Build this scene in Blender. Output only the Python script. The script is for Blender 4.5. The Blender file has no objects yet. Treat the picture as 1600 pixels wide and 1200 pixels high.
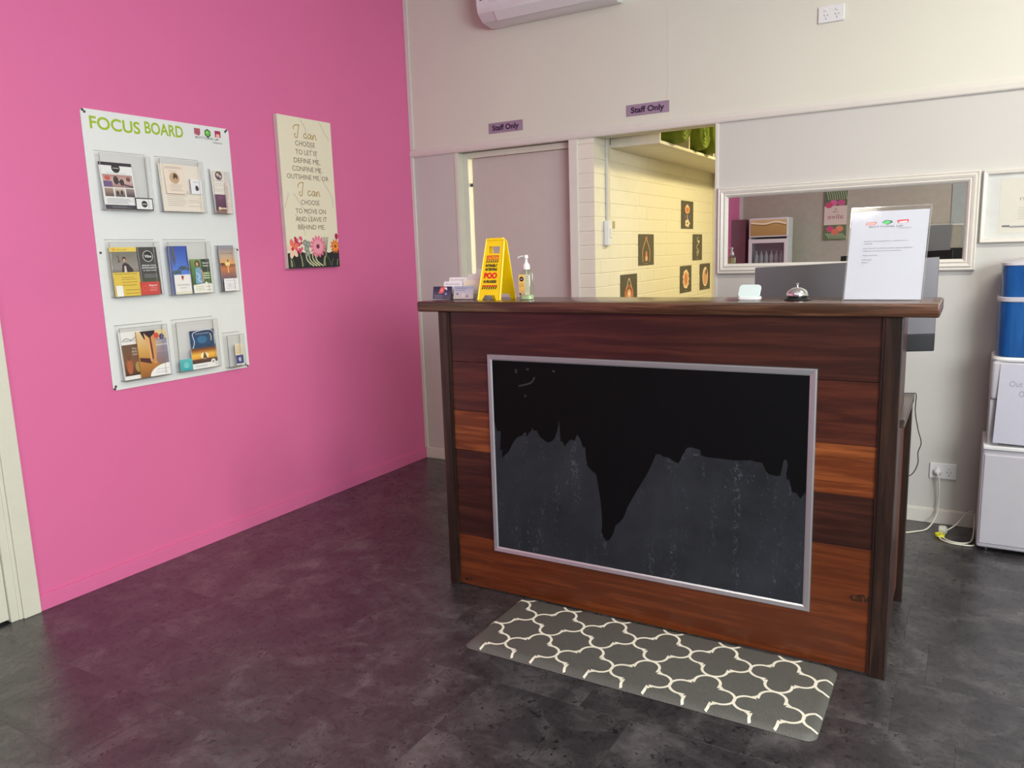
import bpy, bmesh, math, random
from mathutils import Vector, Matrix
random.seed(7)
S = bpy.context.scene
COL = S.collection
PI = math.pi

# ------------------------------------------------------------------ camera
cam = bpy.data.objects.new('camera', bpy.data.cameras.new('camera'))
COL.objects.link(cam)
r = Vector((0.86201, 0.50587, -0.03205)); u = Vector((-0.05702, 0.15959, 0.98554)); f = Vector((-0.50367, 0.84772, -0.16641))
m = Matrix.Identity(4)
for i in range(3):
    m[i][0] = r[i]; m[i][1] = u[i]; m[i][2] = -f[i]
m[0][3], m[1][3], m[2][3] = 3.2606, -4.2673, 1.4051
cam.matrix_world = m
cam.data.sensor_width = 36; cam.data.lens = 1206.05 / 1600 * 36
cam.data.clip_start = 0.05
S.camera = cam

# ------------------------------------------------------------------ world, lights, exposure
S.view_settings.view_transform = 'Standard'; S.view_settings.look = 'None'
S.view_settings.gamma = 1; S.view_settings.use_curve_mapping = False
S.view_settings.exposure = 0.0
w = bpy.data.worlds.new('world'); S.world = w; w.use_nodes = True
w.node_tree.nodes['Background'].inputs[0].default_value = (0.75, 0.85, 1.0, 1)
w.node_tree.nodes['Background'].inputs[1].default_value = 0.6
def area(name, loc, target, sx, sy, watts, color):
    l = bpy.data.lights.new(name, 'AREA'); l.shape = 'RECTANGLE'; l.size = sx; l.size_y = sy
    l.energy = watts; l.color = color
    o = bpy.data.objects.new(name, l); COL.objects.link(o)
    o.location = loc
    o.rotation_euler = (Vector(target) - Vector(loc)).to_track_quat('-Z', 'Y').to_euler()
    return o
area('ceiling_light_near', (4.3, -1.75, 3.12), (4.3, -1.75, 0), 1.2, 0.3, 63, (1.0, 0.98, 0.86))
area('ceiling_light_far', (2.0, -5.2, 3.12), (2.0, -5.2, 0), 1.2, 0.3, 44, (1.0, 0.98, 0.86))
area('ceiling_light_front', (4.0, -7.0, 3.12), (4.0, -7.0, 0), 1.2, 0.3, 40, (1.0, 0.98, 0.86))
area('window_daylight', (5.5, -4.6, 1.95), (0.0, -2.6, 2.0), 2.4, 1.1, 218, (0.90, 0.95, 1.0))
area('staff_room_light', (2.9, 1.45, 2.5), (2.4, 1.4, 0), 0.6, 0.3, 54, (1.0, 0.85, 0.46))
area('passage_light', (1.0, 1.5, 1.6), (0.42, 0.13, 1.4), 0.3, 1.4, 24, (1.0, 0.93, 0.6))

# ------------------------------------------------------------------ colours and materials
def lin(v): return v / 12.92 if v <= 0.04045 else ((v + 0.055) / 1.055) ** 2.4
def C(a, b=None, c=None):
    if isinstance(a, str):
        a = a.lstrip('#'); a, b, c = [int(a[i:i + 2], 16) for i in (0, 2, 4)]
    return (lin(a / 255), lin(b / 255), lin(c / 255), 1)
MATS = {}
def newmat(name):
    mt = bpy.data.materials.new(name); mt.use_nodes = True
    nt = mt.node_tree; b = nt.nodes['Principled BSDF']; MATS[name] = mt
    return mt, nt, b
def N(nt, t, **kw):
    n = nt.nodes.new(t)
    for k, v in kw.items(): setattr(n, k, v)
    return n
def coords(nt, scale=(1, 1, 1), kind='Object'):
    tc = N(nt, 'ShaderNodeTexCoord'); mp = N(nt, 'ShaderNodeMapping'); mp.inputs['Scale'].default_value = scale
    nt.links.new(tc.outputs[kind], mp.inputs[0]); return mp.outputs[0]
def noise(nt, vec, scale, detail=3, rough=0.55, dist=0):
    n = N(nt, 'ShaderNodeTexNoise'); n.inputs['Scale'].default_value = scale; n.inputs['Detail'].default_value = detail
    n.inputs['Roughness'].default_value = rough; n.inputs['Distortion'].default_value = dist
    nt.links.new(vec, n.inputs['Vector']); return n.outputs['Fac']
def ramp(nt, fac, stops):
    rp = N(nt, 'ShaderNodeValToRGB'); e = rp.color_ramp.elements
    while len(e) < len(stops): e.new(0.5)
    for el, (p, c) in zip(e, stops): el.position = p; el.color = c
    nt.links.new(fac, rp.inputs[0]); return rp.outputs[0]
def mixc(nt, fac, a, b, mode='MIX'):
    mx = N(nt, 'ShaderNodeMix', data_type='RGBA', blend_type=mode)
    if hasattr(fac, 'links'): nt.links.new(fac, mx.inputs[0])
    else: mx.inputs[0].default_value = fac
    for v, i in ((a, 6), (b, 7)):
        if hasattr(v, 'links'): nt.links.new(v, mx.inputs[i])
        else: mx.inputs[i].default_value = v
    return mx.outputs[2]
def bump(nt, b, h, strength, dist=0.002):
    bp = N(nt, 'ShaderNodeBump'); bp.inputs['Strength'].default_value = strength; bp.inputs['Distance'].default_value = dist
    nt.links.new(h, bp.inputs['Height']); nt.links.new(bp.outputs[0], b.inputs['Normal'])
def sc(c, k): return (min(1, c[0] * k), min(1, c[1] * k), min(1, c[2] * k), 1)
def plain(name, col, rough=0.5, metal=0, var=0.05, nscale=12, bmp=0.0, bscale=150, coat=0, spec=0.5, trans=0, alpha=1):
    mt, nt, b = newmat(name)
    v = coords(nt); n = noise(nt, v, nscale)
    nt.links.new(ramp(nt, n, [(0.3, sc(col, 1 - var)), (0.7, sc(col, 1 + var))]), b.inputs['Base Color'])
    b.inputs['Roughness'].default_value = rough; b.inputs['Metallic'].default_value = metal
    b.inputs['Coat Weight'].default_value = coat; b.inputs['Specular IOR Level'].default_value = spec
    b.inputs['Transmission Weight'].default_value = trans; b.inputs['Alpha'].default_value = alpha
    if bmp: bump(nt, b, noise(nt, v, bscale, 2), bmp)
    return mt
def wood(name, dark, light, rough=0.33, grain=1.0, axis=0, k=0.55):
    dark = sc(dark, k); light = sc(light, k)
    mt, nt, b = newmat(name)
    s = [26, 26, 26]; s[axis] = 1.6
    v = coords(nt, tuple(s)); s2 = [5, 5, 5]; s2[axis] = 0.5
    v2 = coords(nt, tuple(s2))
    n1 = noise(nt, v, 1.5 * grain, 8, 0.62, 0.6); n2 = noise(nt, v2, 1.4, 3, 0.5, 0.5)
    c1 = ramp(nt, n1, [(0.25, sc(dark, 0.85)), (0.45, dark), (0.66, light), (0.85, sc(light, 1.1))])
    c2 = ramp(nt, n2, [(0.3, (0.78, 0.78, 0.78, 1)), (0.68, (1.1, 1.08, 1.05, 1))])
    c = mixc(nt, 0.85, c1, c2, 'MULTIPLY')
    nt.links.new(c, b.inputs['Base Color'])
    b.inputs['Roughness'].default_value = rough; b.inputs['Coat Weight'].default_value = 0.12; b.inputs['Coat Roughness'].default_value = 0.25
    bump(nt, b, n1, 0.12, 0.001)
    return mt

WHITE = plain('wall_paint_white', C(214, 213, 199), 0.55, var=0.02, nscale=1.5, bmp=0.05, bscale=90)
WHITE2 = plain('wall_panel_white', C(198, 196, 190), 0.5, var=0.02, nscale=2, bmp=0.03, bscale=90)
TRIM = plain('trim_gloss_white', C(216, 212, 203), 0.3, var=0.015)
CREAMTRIM = plain('door_trim_cream', C(214, 212, 196), 0.35, var=0.02, bmp=0.03)
PINK = plain('pink_wall_paint', C(219, 108, 158), 0.55, var=0.02, nscale=1.2, bmp=0.06, bscale=120)
CEIL = plain('ceiling_white', C(225, 223, 216), 0.8)
DOORM = plain('door_paint', C(196, 186, 180), 0.45, var=0.02)
BRICK = plain('painted_brick', C(226, 221, 206), 0.4, var=0.025, nscale=9, bmp=0.25, bscale=60, spec=0.6)
MORTAR = plain('painted_mortar', C(222, 216, 200), 0.6, bmp=0.2)
BACKW = plain('back_wall_paint', C(180, 172, 158), 0.6)
GREYW = plain('grey_wall_paint', C(170, 176, 174), 0.6)

def floor_mat():
    mt, nt, b = newmat('vinyl_slate')
    v = coords(nt, (1, 1, 1), 'Object')
    oi = N(nt, 'ShaderNodeObjectInfo')
    add = N(nt, 'ShaderNodeVectorMath', operation='ADD'); sca = N(nt, 'ShaderNodeVectorMath', operation='SCALE')
    comb = N(nt, 'ShaderNodeCombineXYZ')
    for i in range(2): nt.links.new(oi.outputs['Random'], comb.inputs[i])
    nt.links.new(comb.outputs[0], sca.inputs[0]); sca.inputs['Scale'].default_value = 37
    nt.links.new(v, add.inputs[0]); nt.links.new(sca.outputs[0], add.inputs[1]); vv = add.outputs[0]
    n1 = noise(nt, vv, 5.5, 7, 0.62, 0.6); n2 = noise(nt, vv, 26, 8, 0.7, 0.9); n3 = noise(nt, vv, 11, 6, 0.68, 1.2)
    base = ramp(nt, n1, [(0.3, C(34, 33, 35)), (0.5, C(52, 50, 52)), (0.7, C(80, 77, 77))])
    fine = ramp(nt, n2, [(0.3, (0.55, 0.55, 0.55, 1)), (0.52, (1, 1, 1, 1)), (0.75, (1.4, 1.4, 1.4, 1))])
    c = mixc(nt, 0.9, base, fine, 'MULTIPLY')
    pit = noise(nt, vv, 42, 4, 0.6, 1.6)
    mask = N(nt, 'ShaderNodeMath', operation='MULTIPLY')
    pr_ = ramp(nt, pit, [(0.57, (0, 0, 0, 1)), (0.62, (1, 1, 1, 1))]); ar_ = ramp(nt, n3, [(0.46, (0, 0, 0, 1)), (0.56, (1, 1, 1, 1))])
    nt.links.new(pr_, mask.inputs[0]); nt.links.new(ar_, mask.inputs[1])
    c = mixc(nt, mask.outputs[0], c, C(20, 19, 20))
    tone = N(nt, 'ShaderNodeMapRange'); tone.inputs[3].default_value = 0.92; tone.inputs[4].default_value = 1.12
    nt.links.new(oi.outputs['Random'], tone.inputs[0])
    hsv = N(nt, 'ShaderNodeHueSaturation'); nt.links.new(c, hsv.inputs['Color']); nt.links.new(tone.outputs[0], hsv.inputs['Value'])
    nt.links.new(hsv.outputs[0], b.inputs['Base Color'])
    rr = ramp(nt, n2, [(0.3, (0.30, 0.30, 0.30, 1)), (0.7, (0.22, 0.22, 0.22, 1))])
    nt.links.new(rr, b.inputs['Roughness'])
    b.inputs['Specular IOR Level'].default_value = 0.75
    bump(nt, b, n2, 0.6, 0.0025)
    return mt
FLOOR = floor_mat()

W_TOP = wood('wood_dark_jarrah', C(70, 33, 26), C(104, 52, 38), k=0.48)
W_MID = wood('wood_red_brown', C(78, 34, 24), C(118, 58, 38))
W_ORG = wood('wood_honey_band', C(118, 56, 24), C(176, 98, 48), k=0.7)
W_DRK = wood('wood_umber_band', C(64, 30, 22), C(98, 50, 34))
W_BOT = wood('wood_rust', C(108, 50, 20), C(142, 71, 32), k=0.62)
W_POST = wood('wood_post_walnut', C(44, 27, 20), C(80, 52, 38), 0.35, axis=2)
W_CTR = wood('wood_counter_edge', C(70, 44, 30), C(118, 80, 58), 0.22, k=0.8)
W_SIDE = wood('wood_side_red', C(120, 64, 46), C(168, 100, 74), 0.3, axis=2)
W_PANEL = wood('wood_side_panel', C(78, 34, 24), C(118, 58, 38), axis=2)
W_DESK = wood('wood_desk_taupe', C(88, 72, 64), C(128, 108, 98), 0.3, axis=1)
ALU = plain('brushed_aluminium', C(190, 192, 196), 0.35, 0.75, var=0.03)
CHROME = plain('chrome', C(225, 225, 228), 0.06, 1.0, var=0.01)
BLACKP = plain('black_plastic', C(24, 25, 28), 0.3, var=0.1)
SCREW = plain('steel_screw', C(90, 86, 88), 0.35, 0.8)
WPLAS = plain('white_plastic', C(222, 222, 222), 0.3, var=0.01)
WPLAS2 = plain('cooler_plastic', C(186, 183, 190), 0.32, var=0.015)
BOARDW = plain('board_white_gloss', C(228, 230, 228), 0.35, var=0.01, coat=0.2)
YEL = plain('yellow_plastic', C(246, 208, 10), 0.35, var=0.02)
CORD = plain('cord_white', C(216, 212, 196), 0.45)
YELR = plain('yellow_ring', C(224, 214, 40), 0.4)
MONG = plain('monitor_grey', C(104, 102, 106), 0.36, 0.1, var=0.03)
GREEN = plain('green_mat_foam', C(120, 136, 36), 0.8, var=0.15, nscale=20, bmp=0.4, bscale=80)
SHELFM = plain('shelf_board_white', C(222, 214, 196), 0.5)
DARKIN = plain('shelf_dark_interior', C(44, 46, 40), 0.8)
SWITCHM = plain('switch_box_beige', C(170, 158, 130), 0.5)
GOLD = plain('fridge_header_gold', C(196, 166, 92), 0.35, 0.2)
MINT = plain('reader_white', C(190, 204, 202), 0.25, var=0.01)

def chalk_mat(name, base, dust, amount, rough):
    mt, nt, b = newmat(name)
    v = coords(nt); v2 = coords(nt, (5, 5, 0.9))
    n1 = noise(nt, v, 3.5, 6, 0.65); n2 = noise(nt, v, 95, 4, 0.7); n3 = noise(nt, v2, 4.5, 7, 0.75, 0.4)
    c = mixc(nt, ramp(nt, n1, [(0.35, (0, 0, 0, 1)), (0.75, (amount, amount, amount, 1))]), base, dust)
    sp = N(nt, 'ShaderNodeMath', operation='MULTIPLY')
    nt.links.new(ramp(nt, n2, [(0.53, (0, 0, 0, 1)), (0.66, (1, 1, 1, 1))]), sp.inputs[0])
    nt.links.new(ramp(nt, n3, [(0.52, (0, 0, 0, 1)), (0.64, (amount, amount, amount, 1))]), sp.inputs[1])
    c = mixc(nt, sp.outputs[0], c, C(84, 90, 100))
    nt.links.new(c, b.inputs['Base Color']); b.inputs['Roughness'].default_value = rough
    b.inputs['Specular IOR Level'].default_value = 0.12
    return mt
CHALK = chalk_mat('chalkboard_dusty', C(34, 36, 40), C(52, 55, 61), 0.8, 0.6)
CPAINT = chalk_mat('chalkboard_fresh_black', C(6, 6, 8), C(13, 13, 17), 0.05, 0.6)

def acrylic(name, tint=(1, 1, 1, 1), gloss=0.10):
    mt = bpy.data.materials.new(name); mt.use_nodes = True; nt = mt.node_tree; nt.nodes.clear()
    out = N(nt, 'ShaderNodeOutputMaterial'); t = N(nt, 'ShaderNodeBsdfTransparent'); g = N(nt, 'ShaderNodeBsdfGlossy')
    d = N(nt, 'ShaderNodeBsdfDiffuse'); d.inputs[0].default_value = (0.8, 0.8, 0.78, 1)
    t.inputs[0].default_value = tint; g.inputs['Roughness'].default_value = 0.08
    lw = N(nt, 'ShaderNodeLayerWeight'); lw.inputs[0].default_value = 0.25
    ad = N(nt, 'ShaderNodeMath', operation='MULTIPLY_ADD'); ad.inputs[1].default_value = 0.05; ad.inputs[2].default_value = gloss
    nt.links.new(lw.outputs['Facing'], ad.inputs[0])
    mx = N(nt, 'ShaderNodeMixShader'); nt.links.new(ad.outputs[0], mx.inputs[0])
    m2 = N(nt, 'ShaderNodeMixShader'); m2.inputs[0].default_value = 0.4
    nt.links.new(g.outputs[0], m2.inputs[1]); nt.links.new(d.outputs[0], m2.inputs[2])
    nt.links.new(t.outputs[0], mx.inputs[1]); nt.links.new(m2.outputs[0], mx.inputs[2]); nt.links.new(mx.outputs[0], out.inputs[0])
    return mt
ACR = acrylic('clear_acrylic', gloss=0.012)
ACRE = acrylic('acrylic_edge', (0.90, 0.90, 0.88, 1), 0.25)
GEL = acrylic('clear_gel_bottle', (0.86, 0.92, 0.80, 1), 0.10)
GLASS = acrylic('fridge_glass', (0.8, 0.85, 0.85, 1), 0.08)
BLUE, _nt, _b = newmat('blue_tank_plastic')
_b.inputs['Base Color'].default_value = C(24, 92, 186); _b.inputs['Roughness'].default_value = 0.16
_b.inputs['Transmission Weight'].default_value = 0.25; _b.inputs['IOR'].default_value = 1.3
_n = noise(_nt, coords(_nt, (9, 9, 1)), 3, 3); _nt.links.new(ramp(_nt, _n, [(0.3, C(30, 80, 150)), (0.7, C(50, 108, 178))]), _b.inputs['Base Color'])
MIRR, _nt, _b = newmat('mirror_silver')
_b.inputs['Metallic'].default_value = 1; _b.inputs['Roughness'].default_value = 0.0
_n = noise(_nt, coords(_nt), 2, 2); _nt.links.new(ramp(_nt, _n, [(0.3, (0.74, 0.76, 0.75, 1)), (0.7, (0.75, 0.77, 0.76, 1))]), _b.inputs['Base Color'])
def print_mat(name, rough, coat):
    mt, nt, b = newmat(name)
    a = N(nt, 'ShaderNodeAttribute', attribute_name='Col')
    n = noise(nt, coords(nt), 60, 2)
    c = mixc(nt, 1.0, a.outputs['Color'], ramp(nt, n, [(0.2, (0.97, 0.97, 0.97, 1)), (0.8, (1, 1, 1, 1))]), 'MULTIPLY')
    nt.links.new(c, b.inputs['Base Color']); b.inputs['Roughness'].default_value = rough; b.inputs['Coat Weight'].default_value = coat
    return mt
PRINT = print_mat('printed_paper', 0.45, 0.15)
PRINTM = print_mat('printed_matt', 0.7, 0.0)
def mat_fabric():
    mt, nt, b = newmat('mat_grey_vinyl')
    v = coords(nt); ch = N(nt, 'ShaderNodeTexWave', bands_direction='DIAGONAL'); ch.inputs['Scale'].default_value = 70; ch.inputs['Distortion'].default_value = 1.5; ch.inputs['Detail Scale'].default_value = 3
    nt.links.new(v, ch.inputs['Vector'])
    nt.links.new(ramp(nt, ch.outputs['Fac'], [(0.2, C(58, 58, 55)), (0.8, C(104, 104, 99))]), b.inputs['Base Color'])
    b.inputs['Roughness'].default_value = 0.42; bump(nt, b, ch.outputs['Fac'], 0.5, 0.001)
    return mt
MATF = mat_fabric()
MATL = plain('mat_cream_line', C(222, 218, 200), 0.45, bmp=0.3, bscale=400)

# ------------------------------------------------------------------ mesh builder
class M:
    def __init__(s, X=None): s.v = []; s.f = []; s.mi = []; s.cur = 0; s.X = X
    def mat(s, i): s.cur = i; return s
    def add(s, vs, fs):
        o = len(s.v)
        s.v += [tuple(s.X @ Vector(p)) if s.X else tuple(p) for p in vs]
        for q in fs: s.f.append([o + i for i in q]); s.mi.append(s.cur)
        return s
    def box(s, x0, x1, y0, y1, z0, z1):
        return s.add([(x0, y0, z0), (x1, y0, z0), (x1, y1, z0), (x0, y1, z0), (x0, y0, z1), (x1, y0, z1), (x1, y1, z1), (x0, y1, z1)],
                     [(0, 3, 2, 1), (4, 5, 6, 7), (0, 1, 5, 4), (1, 2, 6, 5), (2, 3, 7, 6), (3, 0, 4, 7)])
    def loops(s, loops, close=False, caps=True):
        n = len(loops[0]); vs = [p for l in loops for p in l]; fs = []
        k = len(loops)
        for i in range(k if close else k - 1):
            a = i * n; b = ((i + 1) % k) * n
            for j in range(n): fs.append((a + j, a + (j + 1) % n, b + (j + 1) % n, b + j))
        if caps and not close: fs.append(tuple(range(n))[::-1]); fs.append(tuple((k - 1) * n + i for i in range(n)))
        return s.add(vs, fs)
    def lathe(s, prof, c, seg=24, axis='z'):
        L = []
        for (rr, h) in prof:
            l = []
            for i in range(seg):
                a = 2 * PI * i / seg; p = (rr * math.cos(a), rr * math.sin(a), h)
                if axis == 'x': p = (p[2], p[0], p[1])
                if axis == 'y': p = (p[0], -p[2], p[1])
                l.append((c[0] + p[0], c[1] + p[1], c[2] + p[2]))
            L.append(l)
        return s.loops(L)
    def sqlathe(s, prof, c, seg=40, n=5.0):   # rounded-square rings: (half_x, half_y, z)
        L = []
        for (hx, hy, z) in prof:
            l = []
            for i in range(seg):
                a = 2 * PI * i / seg; ca, sa = math.cos(a), math.sin(a)
                l.append((c[0] + hx * math.copysign(abs(ca) ** (2 / n), ca), c[1] + hy * math.copysign(abs(sa) ** (2 / n), sa), c[2] + z))
            L.append(l)
        return s.loops(L)
    def tube(s, pts, rad, seg=8, smooth=6):
        P = [Vector(p) for p in pts]
        if smooth > 1 and len(P) > 2:
            Q = []
            for i in range(len(P) - 1):
                p0 = P[max(i - 1, 0)]; p1 = P[i]; p2 = P[i + 1]; p3 = P[min(i + 2, len(P) - 1)]
                for k in range(smooth):
                    t = k / smooth
                    Q.append(0.5 * ((2 * p1) + (p2 - p0) * t + (2 * p0 - 5 * p1 + 4 * p2 - p3) * t * t + (3 * p1 - p0 - 3 * p2 + p3) * t ** 3))
            Q.append(P[-1]); P = Q
        L = []; nrm = None
        for i, p in enumerate(P):
            d = (P[min(i + 1, len(P) - 1)] - P[max(i - 1, 0)]).normalized()
            if nrm is None: nrm = d.orthogonal().normalized()
            nrm = (nrm - d * nrm.dot(d)).normalized(); bn = d.cross(nrm)
            rr = rad[i] if isinstance(rad, list) else rad
            L.append([tuple(p + (nrm * math.cos(2 * PI * j / seg) + bn * math.sin(2 * PI * j / seg)) * rr) for j in range(seg)])
        return s.loops(L)
    def prism(s, poly, a0, a1, axis='y'):      # poly in the two other axes
        def P(p, d): return {'y': (p[0], d, p[1]), 'x': (d, p[0], p[1]), 'z': (p[0], p[1], d)}[axis]
        return s.loops([[P(p, a0) for p in poly], [P(p, a1) for p in poly]])
    def build(s, name, mats, parent=None, loc=None, bevel=0, seg=2, smooth=False, label=None):
        me = bpy.data.meshes.new(name)
        org = Vector(loc) if loc is not None else (root_loc(parent) if parent else Vector((0, 0, 0)))
        me.from_pydata([tuple(Vector(p) - org) for p in s.v], [], s.f)
        for i, p in enumerate(me.polygons): p.material_index = s.mi[i]
        for mt in (mats if isinstance(mats, (list, tuple)) else [mats]): me.materials.append(mt)
        bm = bmesh.new(); bm.from_mesh(me)
        bmesh.ops.recalc_face_normals(bm, faces=bm.faces)
        if bevel:
            es = [e for e in bm.edges if len(e.link_faces) == 2 and e.calc_face_angle(0) > 0.5]
            bmesh.ops.bevel(bm, geom=es, offset=bevel, segments=seg, affect='EDGES', profile=0.5, clamp_overlap=True)
        bm.to_mesh(me); bm.free()
        if smooth or bevel:
            for p in me.polygons: p.use_smooth = True
            try: me.set_sharp_from_angle(angle=0.3 if (bevel and not smooth) else 0.7)
            except Exception: pass
        o = bpy.data.objects.new(name, me); COL.objects.link(o)
        if parent: o.parent = parent
        elif loc is not None: o.location = org
        if label: o['label'] = label
        return o
def root_loc(o):
    v = Vector((0, 0, 0))
    while o: v += o.location; o = o.parent
    return v
def thing(name, label, cat, loc, group=None):
    o = bpy.data.objects.new(name, None); COL.objects.link(o); o.location = loc; o.empty_display_size = 0.05
    o['label'] = label; o['category'] = cat
    if group: o['group'] = group
    return o
def tag(o, label, cat, group=None):
    o['label'] = label; o['category'] = cat
    if group: o['group'] = group
    return o
def struct(o): o['kind'] = 'structure'; return o
def ring_frame(mm, x0, x1, z0, z1, prof, y):   # prof: (inset, protrusion) ; frame facing -y on plane y
    L = []
    for (t, d) in prof: L.append([(x0 + t, y - d, z0 + t), (x1 - t, y - d, z0 + t), (x1 - t, y - d, z1 - t), (x0 + t, y - d, z1 - t)])
    mm.loops(L, close=True)

# ------------------------------------------------------------------ print layer builder
GLY = {}
def glyphs(text, bold):
    key = (text, bold)
    if key in GLY: return GLY[key]
    cu = bpy.data.curves.new('t', 'FONT'); cu.body = text; cu.size = 1; cu.resolution_u = 2 if len(text) > 14 else 5; cu.offset = bold
    ob = bpy.data.objects.new('t', cu)
    me = ob.to_mesh()
    vs = [(v.co.x, v.co.y) for v in me.vertices]; fs = [tuple(p.vertices) for p in me.polygons]
    ob.to_mesh_clear(); bpy.data.objects.remove(ob); bpy.data.curves.remove(cu)
    xs = [v[0] for v in vs] or [0, 1]
    GLY[key] = (vs, fs, min(xs), max(xs)); return GLY[key]
def spline(P, k=5):
    Q = []
    for i in range(len(P) - 1):
        p0, p1, p2, p3 = [Vector(P[max(0, min(len(P) - 1, j))]) for j in (i - 1, i, i + 1, i + 2)]
        for q in range(k):
            t = q / k
            Q.append(0.5 * ((2 * p1) + (p2 - p0) * t + (2 * p0 - 5 * p1 + 4 * p2 - p3) * t * t + (3 * p1 - p0 - 3 * p2 + p3) * t ** 3))
    Q.append(Vector(P[-1])); return Q
class P:
    """flat print on a quad; u right, v up, both 0..1; w,h in metres"""
    def __init__(s, w, h, bg=None): s.w = w; s.h = h; s.ops = []; s.bg = bg or C(235, 234, 230)
    def poly(s, pts, col):
        cols = col if isinstance(col, list) else [col] * len(pts)
        s.ops.append((pts, [tuple(range(len(pts)))], cols)); return s
    def rect(s, x0, y0, x1, y1, c, c2=None):
        c2 = c2 or c; return s.poly([(x0, y0), (x1, y0), (x1, y1), (x0, y1)], [c, c, c2, c2])
    def grad(s, x0, y0, x1, y1, stops):
        for (a, ca), (b, cb) in zip(stops[:-1], stops[1:]): s.rect(x0, y0 + (y1 - y0) * a, x1, y0 + (y1 - y0) * b, ca, cb)
        return s
    def ell(s, cx, cy, rx, c, ry=None, n=18, rot=0):
        ry = ry if ry is not None else rx * s.w / s.h
        pts = []
        for i in range(n):
            a = 2 * PI * i / n; x = rx * math.cos(a) * s.w; y = ry * math.sin(a) * s.h
            pts.append((cx + (x * math.cos(rot) - y * math.sin(rot)) / s.w, cy + (x * math.sin(rot) + y * math.cos(rot)) / s.h))
        return s.poly([(min(1, max(0, a)), min(1, max(0, b))) for a, b in pts], c)
    def text(s, t, x, y, h, c, align='c', width=None, bold=0.0, mirror=False):
        vs, fs, a, b = glyphs(t, bold); k = h / 0.72; kx = k * s.h / s.w
        if width: kx = width / (b - a)
        W = (b - a) * kx; x0 = x - (W / 2 if align == 'c' else 0)
        s.ops.append(([(x0 + (vx - a) * kx, y + vy * k) for vx, vy in vs], fs, [c] * len(vs))); return s
    def stroke(s, pts, wd, c, k=5):
        Q = spline(pts, k); L = []
        for i, p in enumerate(Q):
            d = Q[min(i + 1, len(Q) - 1)] - Q[max(i - 1, 0)]; d = Vector((d.x * s.w, d.y * s.h))
            if d.length < 1e-9: d = Vector((1, 0))
            d.normalize(); n = Vector((-d.y, d.x)) * wd * 0.5
            L.append(((p.x + n.x / s.w, p.y + n.y / s.h), (p.x - n.x / s.w, p.y - n.y / s.h)))
        vs = [q for l in L for q in l]; fs = [(2 * i, 2 * i + 1, 2 * i + 3, 2 * i + 2) for i in range(len(L) - 1)]
        s.ops.append((vs, fs, [c] * len(vs))); return s
    def lines(s, x0, x1, ys, th, c, jag=0.25):
        for y in ys: s.rect(x0, y, x1 - random.random() * jag * (x1 - x0), y + th, c)
        return s
    def build(s, name, q, parent=None, thick=0.0, mat=None, loc=None, step=0.00012, nrm=None, label=None):
        """q: bottom-left, bottom-right, top-right, top-left as seen from the front"""
        A, B, Cc, D = [Vector(p) for p in q]
        n = nrm or (B - A).cross(D - A).normalized()
        step = min(step, 0.0015 / max(1, len(s.ops)))
        def at(uu, vv, d): return (A * (1 - uu) + B * uu) * (1 - vv) + (D * (1 - uu) + Cc * uu) * vv + n * d
        vs = []; fs = []; cols = []
        if thick:
            o = [at(0, 0, 0), at(1, 0, 0), at(1, 1, 0), at(0, 1, 0)]
            vs += o + [p - n * thick for p in o]
            fs += [(0, 1, 2, 3), (7, 6, 5, 4), (4, 5, 1, 0), (5, 6, 2, 1), (6, 7, 3, 2), (7, 4, 0, 3)]; cols += [s.bg] * 8
        elif s.bg != 'none':
            vs += [at(0, 0, 0), at(1, 0, 0), at(1, 1, 0), at(0, 1, 0)]; fs.append((0, 1, 2, 3)); cols += [s.bg] * 4
        for i, (pv, pf, pc) in enumerate(s.ops):
            o = len(vs); d = step * (i + 1.5)
            vs += [at(a, b, d) for a, b in pv]; fs += [tuple(o + j for j in q_) for q_ in pf]; cols += pc
        org = Vector(loc) if loc is not None else (root_loc(parent) if parent else Vector((0, 0, 0)))
        me = bpy.data.meshes.new(name); me.from_pydata([tuple(v - org) for v in vs], [], fs)
        at_ = me.color_attributes.new('Col', 'FLOAT_COLOR', 'POINT')
        for i, c in enumerate(cols): at_.data[i].color = c
        me.materials.append(mat or PRINT)
        ob = bpy.data.objects.new(name, me); COL.objects.link(ob)
        if parent: ob.parent = parent
        elif loc is not None: ob.location = org
        if label: ob['label'] = label
        return ob

K = C(20, 20, 22); WH = C(236, 236, 234); GR = C(120, 120, 120)
def logo(p, cx, cy, s_, dark=C(96, 60, 74)):   # three shapes and the name below; s_ = total width in u
    k = p.w / p.h; a = s_ * 0.095; g = s_ * 0.33
    p.poly([(cx - g - a, cy + a * k), (cx - g + a, cy + a * k), (cx - g + a, cy - a * k * 0.4), (cx - g + a * 0.5, cy - a * k), (cx - g - a, cy - a * k * 0.6)], C(176, 84, 104))
    p.poly([(cx - a, cy + a * k * 0.6), (cx, cy + a * k * 1.2), (cx + a, cy + a * k * 0.6), (cx + a, cy - a * k * 0.6), (cx, cy - a * k * 1.3), (cx - a, cy - a * k * 0.6)], C(60, 70, 66))
    p.ell(cx, cy, a * 0.8, C(98, 190, 70)); p.ell(cx - a * 0.2, cy + a * k * 0.2, a * 0.35, C(150, 220, 110))
    p.poly([(cx + g - a, cy + a * k), (cx + g + a, cy + a * k), (cx + g + a, cy - a * k * 0.8), (cx + g - a, cy - a * k * 0.8)], C(170, 40, 90))
    p.ell(cx + g, cy - a * k * 0.35, a * 0.7, C(240, 190, 160), ry=a * k * 0.5)
    return p

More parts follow.
